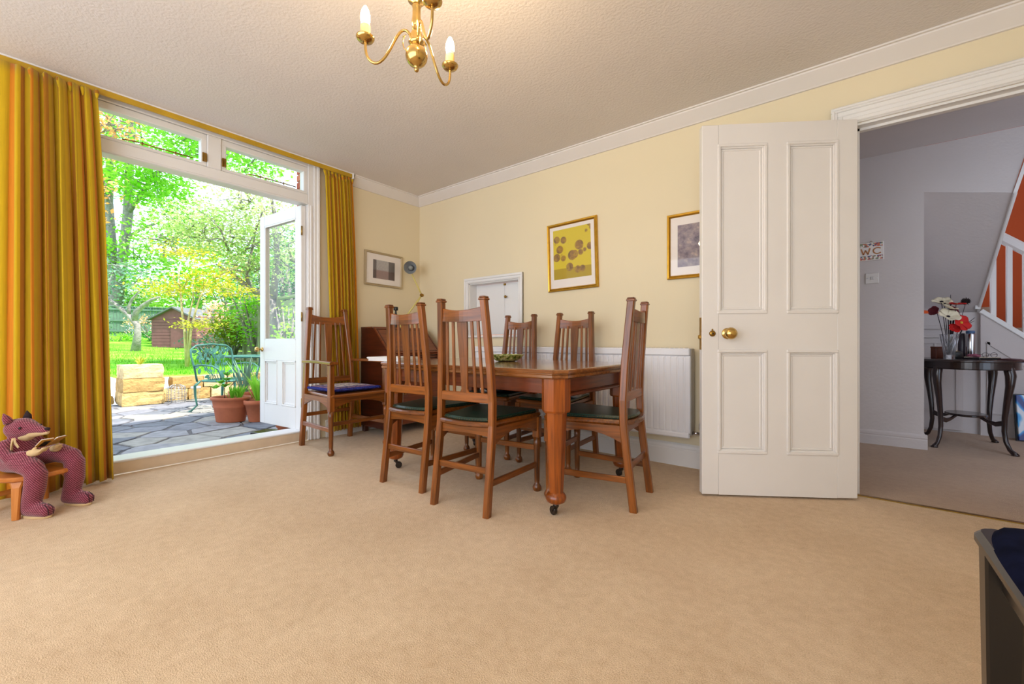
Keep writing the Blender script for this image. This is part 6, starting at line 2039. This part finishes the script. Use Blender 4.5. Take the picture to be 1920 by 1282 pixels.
shrub('pink_shrub', 'pinkish flowering shrub beside the shed', 415, 13.0, 0.5, 1.75, 1.3, L_pink, 900, 0.09)
shrub('low_shrub', 'small grey-green shrub behind the iron chair', 388, 9.8, 0.40, 0.6, 0.8, L_blue, 500, 0.07)
shrub('copper_shrub', 'copper and green shrub right of the crooked tree', 285, 19.0, 0.85, 1.3, 1.9, L_pink, 420, 0.12)
shrub('dark_shrub', 'dark green shrub at the foot of the crooked tree', 296, 18.0, 0.7, 0.7, 1.5, L_dark, 500, 0.12)
shrub('border_shrub', 'green border plant in front of the fence left of crooked tree', 222, 18.5, 0.7, 0.6, 1.9, L_lime, 420, 0.11)
shrub('grey_shrub', 'grey-green bush at the left edge of the fence', 172, 18.0, 0.8, 1.5, 1.2, L_blue, 900, 0.11)
shrub('evergreen_shrub', 'dark evergreen shrub behind the shed roof', 440, 25.0, 1.0, 3.7, 3.6, L_dark, 1400, 0.16, 'garden shrubs', 12, 0.2)
shrub('climbing_plant', 'light green climber in front of the pale slat fence', 541, 7.6, 0.0, 1.75, 0.6, L_lime, 260, 0.075)
shrub('conifer', 'dark conifer rising behind the pale slat fence', 552, 11.5, 0.2, 4.0, 1.5, L_dark, 1800, 0.1)
shrub('tall_hedge_shrub', 'tall mid-green shrub behind the pale slat fence', 515, 12.0, 0.2, 3.2, 2.6, L_blue, 1600, 0.1)
# trees beyond the fence
for k, (px, d, zc, rx, rz, lm, lb) in enumerate([(180, 29, 3.6, 3.6, 2.2, L_dark, 'dark tree beyond the fence at the far left'), (270, 31, 3.4, 3.6, 1.7, L_pale, 'pale hazy tree beyond the fence behind the crooked tree'),
                                               (370, 28, 4.6, 4.2, 2.6, L_lime, 'lime green tree beyond the shed'), (470, 27, 5.0, 4.5, 3.4, L_lime, 'green tree beyond the blossom tree'), (575, 24, 4.6, 4.0, 3.2, L_dark, 'dark green tree beyond the pale slat fence'),
                                               (100, 27, 5.4, 4.0, 3.6, L_lime, 'green tree beyond the fence hidden mostly by the long curtain')]):
    b = G(px, d, 1.0)
    tree('distant_tree', lb, b, [([G(px, d, 0.9), G(px + 3, d, 2.4), G(px - 2, d, zc + rz * 0.4)], [0.3, 0.24, 0.08])], 5, [(G(px, d, zc), (rx, rx, rz), 2600)], 0.30, lm, bark, 14, 0.42, 'trees beyond the garden')

# far ground beyond the lawn
obj('far_ground', MB().bx(-70, -38.5, -50, 60, 0.2, 1.25), GM, label='green ground stretching away beyond the fence', cat='ground', kind='structure')

# ------------------------------------------------------------------ pots and garden furniture
t = empty('oval_planter', (-2.27, -1.08, PZ + 0.004), math.radians(35), label='oval terracotta planter with sprouting plants on the patio', cat='planter')
prof = [(0.165, 0.0), (0.17, 0.006), (0.196, 0.17), (0.203, 0.178), (0.202, 0.19), (0.214, 0.262), (0.232, 0.268), (0.236, 0.29), (0.232, 0.302), (0.214, 0.302), (0.206, 0.27), (0.2, 0.24), (0.001, 0.24)]
m = MB().lathe(prof, (0, 0, 0), 36, sx=1.0, sy=0.72); obj('planter_body', m, M['terracotta'], t)
obj('soil', MB().lathe([(0.2, 0.235), (0.2, 0.262), (0.001, 0.275)], (0, 0, 0), 30, sy=0.72), M['soil'], t)
def sprout(m, c, n, h_, r, lw):
    for k in range(n):
        a = random.random() * 6.28; rr = r * random.uniform(0.3, 1)
        tip = Vector((c[0] + rr * math.cos(a), c[1] + rr * math.sin(a), c[2] + h_ * random.uniform(0.5, 1)))
        base = Vector((c[0] + 0.15 * rr * math.cos(a), c[1] + 0.15 * rr * math.sin(a), c[2]))
        mid = (base + tip) / 2 + Vector((0, 0, 0.15 * h_))
        w_ = Vector((-math.sin(a), math.cos(a), 0)) * lw
        q = [base - w_ * 0.3, base + w_ * 0.3, mid + w_, tip, mid - w_]
        m.add(q, [(0, 1, 2, 4), (4, 2, 3)], [tuple(c)] * 5)
m = MB()
for c in ((0.09, 0.03, 0.27), (0.13, -0.03, 0.27), (0.05, -0.05, 0.27)): sprout(m, c, 22, 0.2, 0.14, 0.008)
obj('grassy_leaves', m, leafmat('planter_leaf', S(90, 170, 40), S(150, 206, 70), 0.3), t, kind='stuff')
m = MB(); m.tube([(-0.08, 0, 0.26), (-0.09, 0.01, 0.4), (-0.05, 0.0, 0.52), (-0.06, 0.02, 0.6)], 0.005, 6); m.tube([(0.0, 0, 0.26), (-0.02, 0.01, 0.42), (0.05, 0.02, 0.5)], 0.004, 6)
obj('stems', m, plain('brown_stem', S(110, 80, 50), 0.8), t, kind='stuff')
m = MB()
for c in ((-0.06, 0.02, 0.56), (-0.09, 0.01, 0.42), (-0.2, 0.0, 0.40), (-0.05, 0.0, 0.50), (-0.14, 0.01, 0.46)): sprout(m, c, 9, 0.05, 0.10, 0.022)
obj('broad_leaves', m, leafmat('broad_leaf', S(80, 160, 60), S(150, 210, 80), 0.3), t, kind='stuff')

def pot(loc, s, label, lm=None):
    t = empty('terracotta_pot', loc, label=label, cat='plant pot', group='terracotta pots by the garden door')
    obj('pot_body', MB().lathe([(0.1 * s, 0), (0.102 * s, 0.006), (0.138 * s, 0.2 * s), (0.152 * s, 0.202 * s), (0.156 * s, 0.25 * s), (0.142 * s, 0.252 * s), (0.136 * s, 0.215 * s), (0.001, 0.212 * s)], (0, 0, 0), 26), M['terracotta'], t)
    obj('soil', MB().lathe([(0.135 * s, 0.21 * s), (0.135 * s, 0.225 * s), (0.001, 0.232 * s)], (0, 0, 0), 20), M['soil'], t)
    m = MB(); sprout(m, (0, 0, 0.225 * s), 46, 0.42 * s, 0.24 * s, 0.012)
    obj('plant', m, lm or L_blue, t, kind='stuff')
pot((-2.72, -0.76, PZ + 0.004), 1.25, 'terracotta pot with spiky grey-green plant behind the planter', L_blue)
pot((-2.02, -0.86, PZ + 0.004), 1.05, 'terracotta pot half hidden behind the open garden door', L_lime)
pot((-0.60, -1.13, PZ + 0.004), 0.75, 'terracotta pot showing under the bottom of the garden door', L_lime)
t = empty('plant_trolley', (-0.86, -1.22, PZ), 0.3, label='low dark plant trolley on casters under the garden door', cat='plant stand')
obj('trolley_board', MB().bx(-0.12, 0.12, -0.1, 0.1, 0.06, 0.085, 0.004), M['ebony'], t)
for sx in (-1, 1):
    for sy in (-1, 1):
        obj('caster', MB().lathe([(0.018, -0.012), (0.022, -0.008), (0.022, 0.008), (0.018, 0.012)], (sx * 0.09, sy * 0.075, 0.024), 12, 'y').bx(sx * 0.09 - 0.008, sx * 0.09 + 0.008, sy * 0.075 - 0.014, sy * 0.075 + 0.014, 0.03, 0.062), M['black'], t)

def iron_chair():
    t = empty('iron_chair', (-3.36, -0.76, PZ + 0.004), math.radians(115), label='ornate green cast-iron garden chair with leafy openwork back', cat='chair')
    I = M['green_iron']
    W = 0.30
    # local: back panel in the x-z plane at y=0.2, seat forward towards -y
    back = [(-W, 0.2, 0.42), (-W - 0.01, 0.23, 0.6), (-W - 0.03, 0.27, 0.78), (-W - 0.02, 0.285, 0.87), (-W + 0.06, 0.29, 0.925), (0, 0.295, 0.945), (W - 0.06, 0.29, 0.925), (W + 0.02, 0.285, 0.87), (W + 0.03, 0.27, 0.78), (W + 0.01, 0.23, 0.6), (W, 0.2, 0.42)]
    obj('back_frame', MB().tube(back, 0.013, 8), I, t)
    m = MB()
    def yb(z): return 0.2 + 0.09 * max(0, (z - 0.42)) / 0.5
    for k in range(7):
        x0 = -W + 0.06 + k * (2 * W - 0.12) / 6
        pts = [(x0 * 0.4, yb(0.43), 0.43)]
        for s in range(1, 7):
            z = 0.43 + s * 0.078
            pts.append((x0 * (0.4 + 0.6 * s / 6) + 0.03 * math.sin(s * 1.5 + k), yb(z), z))
        m.tube(pts, 0.006, 6)
    obj('vine_stems', m, I, t, kind='stuff')
    leaf = None
    for k in range(46):
        z = random.uniform(0.46, 0.90); x = random.uniform(-W + 0.02, W - 0.02)
        s = random.uniform(0.7, 1.25)
        if leaf is None:
            mm = MB(); ol = [(0.03 * math.cos(a) * (1 + 0.25 * math.cos(2 * a)), 0.024 * math.sin(a)) for a in [2 * PI * q / 10 for q in range(10)]]
            slab(mm, ol, -0.003, 0.003, 0.001)
            leaf = obj('iron_leaf', mm, I, t, (x, yb(z), z), (PI / 2 - 0.2, random.random() * 6, 0))
            leaf.scale = (s, s, s)
        else:
            share('iron_leaf', leaf, t, (x, yb(z), z), (PI / 2 - 0.2, random.random() * 6, 0), (s, s, s))
    ol = [(W * math.copysign(abs(math.cos(a)) ** 0.6, math.cos(a)), -0.03 + 0.25 * math.copysign(abs(math.sin(a)) ** 0.6, math.sin(a))) for a in [2 * PI * q / 28 for q in range(28)]]
    obj('seat_rim', MB().tube([(x, y, 0.43) for x, y in ol], 0.013, 7, closed=True), I, t)
    m = MB()
    for k in range(9):
        x = -W + 0.04 + k * (2 * W - 0.08) / 8
        m.tube([(x, -0.26, 0.43), (x + 0.02, -0.1, 0.425), (x - 0.02, 0.05, 0.425), (x, 0.2, 0.43)], 0.006, 5)
    obj('seat_lattice', m, I, t, kind='stuff')
    for sx in (-1, 1):
        for y0, yo in ((-0.22, -0.09), (0.18, 0.09)):
            obj('leg', MB().tube([(sx * (W - 0.03), y0, 0.43), (sx * (W + 0.02), y0 + yo * 0.4, 0.36), (sx * (W + 0.02), y0 + yo * 0.3, 0.22), (sx * (W - 0.005), y0 + yo * 0.3, 0.09), (sx * (W + 0.03), y0 + yo, 0.012), (sx * (W + 0.05), y0 + yo * 1.2, 0.01)], [0.015, 0.019, 0.014, 0.011, 0.013, 0.01], 8), I, t)
        obj('arm', MB().tube([(sx * (W + 0.01), 0.235, 0.64), (sx * (W + 0.04), 0.05, 0.66), (sx * (W + 0.05), -0.12, 0.645), (sx * (W + 0.035), -0.2, 0.6), (sx * (W + 0.0), -0.21, 0.5), (sx * (W - 0.02), -0.2, 0.43)], 0.012, 8), I, t)
iron_chair()
t = empty('iron_table', (-4.05, -0.15, PZ + 0.004), 0, label='round green cast-iron garden table with pierced top', cat='table')
R_ = 0.44
obj('rim', MB().tube([(R_ * math.cos(2 * PI * k / 40), R_ * math.sin(2 * PI * k / 40), 0.74) for k in range(40)], 0.016, 8, closed=True), M['green_iron'], t)
m = MB()
for k in range(-9, 10):
    x = k * 0.046; y = math.sqrt(max(0, R_ * R_ - x * x))
    m.bx(x - 0.008, x + 0.008, -y, y, 0.736, 0.746); m.bx(-y, y, x - 0.008, x + 0.008, 0.7365, 0.7455)
obj('pierced_top', m, M['green_iron'], t, kind='stuff')
for k in range(3):
    a = 2 * PI * k / 3 + 0.4; c, s = math.cos(a), math.sin(a)
    obj('leg', MB().tube([(0.3 * c, 0.3 * s, 0.73), (0.26 * c, 0.26 * s, 0.6), (0.12 * c, 0.12 * s, 0.38), (0.2 * c, 0.2 * s, 0.15), (0.34 * c, 0.34 * s, 0.012)], [0.016, 0.015, 0.013, 0.014, 0.014], 8), M['green_iron'], t)
# wire basket beside the pillar and a glass jar
t = empty('wire_basket', (-4.78, -1.02, PZ + 0.004), 0, label='round grey wire basket beside the stone pillar', cat='basket')
wm = plain('galvanised_wire', S(168, 172, 176), 0.4, 0.8)
for k in range(7):
    z = 0.01 + k * 0.04; r = 0.12 + 0.008 * math.sin(k)
    obj('wire_ring', MB().tube([(r * math.cos(2 * PI * q / 24), r * math.sin(2 * PI * q / 24), z) for q in range(24)], 0.003, 5, closed=True), wm, t)
m = MB()
for q in range(16):
    a = 2 * PI * q / 16
    m.tube([(0.12 * math.cos(a), 0.12 * math.sin(a), 0.006), (0.127 * math.cos(a), 0.127 * math.sin(a), 0.14), (0.118 * math.cos(a), 0.118 * math.sin(a), 0.25), (0.05 * math.cos(a), 0.05 * math.sin(a), 0.29)], 0.0025, 5)
obj('upright_wires', m, wm, t, kind='stuff')
t = empty('glass_lantern', (-4.75, -0.77, PZ + 0.004), 0, label='pale glass lantern jar standing by the wire basket', cat='lantern')
obj('jar', MB().lathe([(0.06, 0), (0.066, 0.01), (0.066, 0.22), (0.062, 0.222), (0.062, 0.012), (0.001, 0.012)], (0, 0, 0), 20), M['glass'], t)
obj('jar_rim', MB().lathe([(0.068, 0.21), (0.07, 0.225), (0.068, 0.24), (0.055, 0.242)], (0, 0, 0), 20), M['paper'], t)
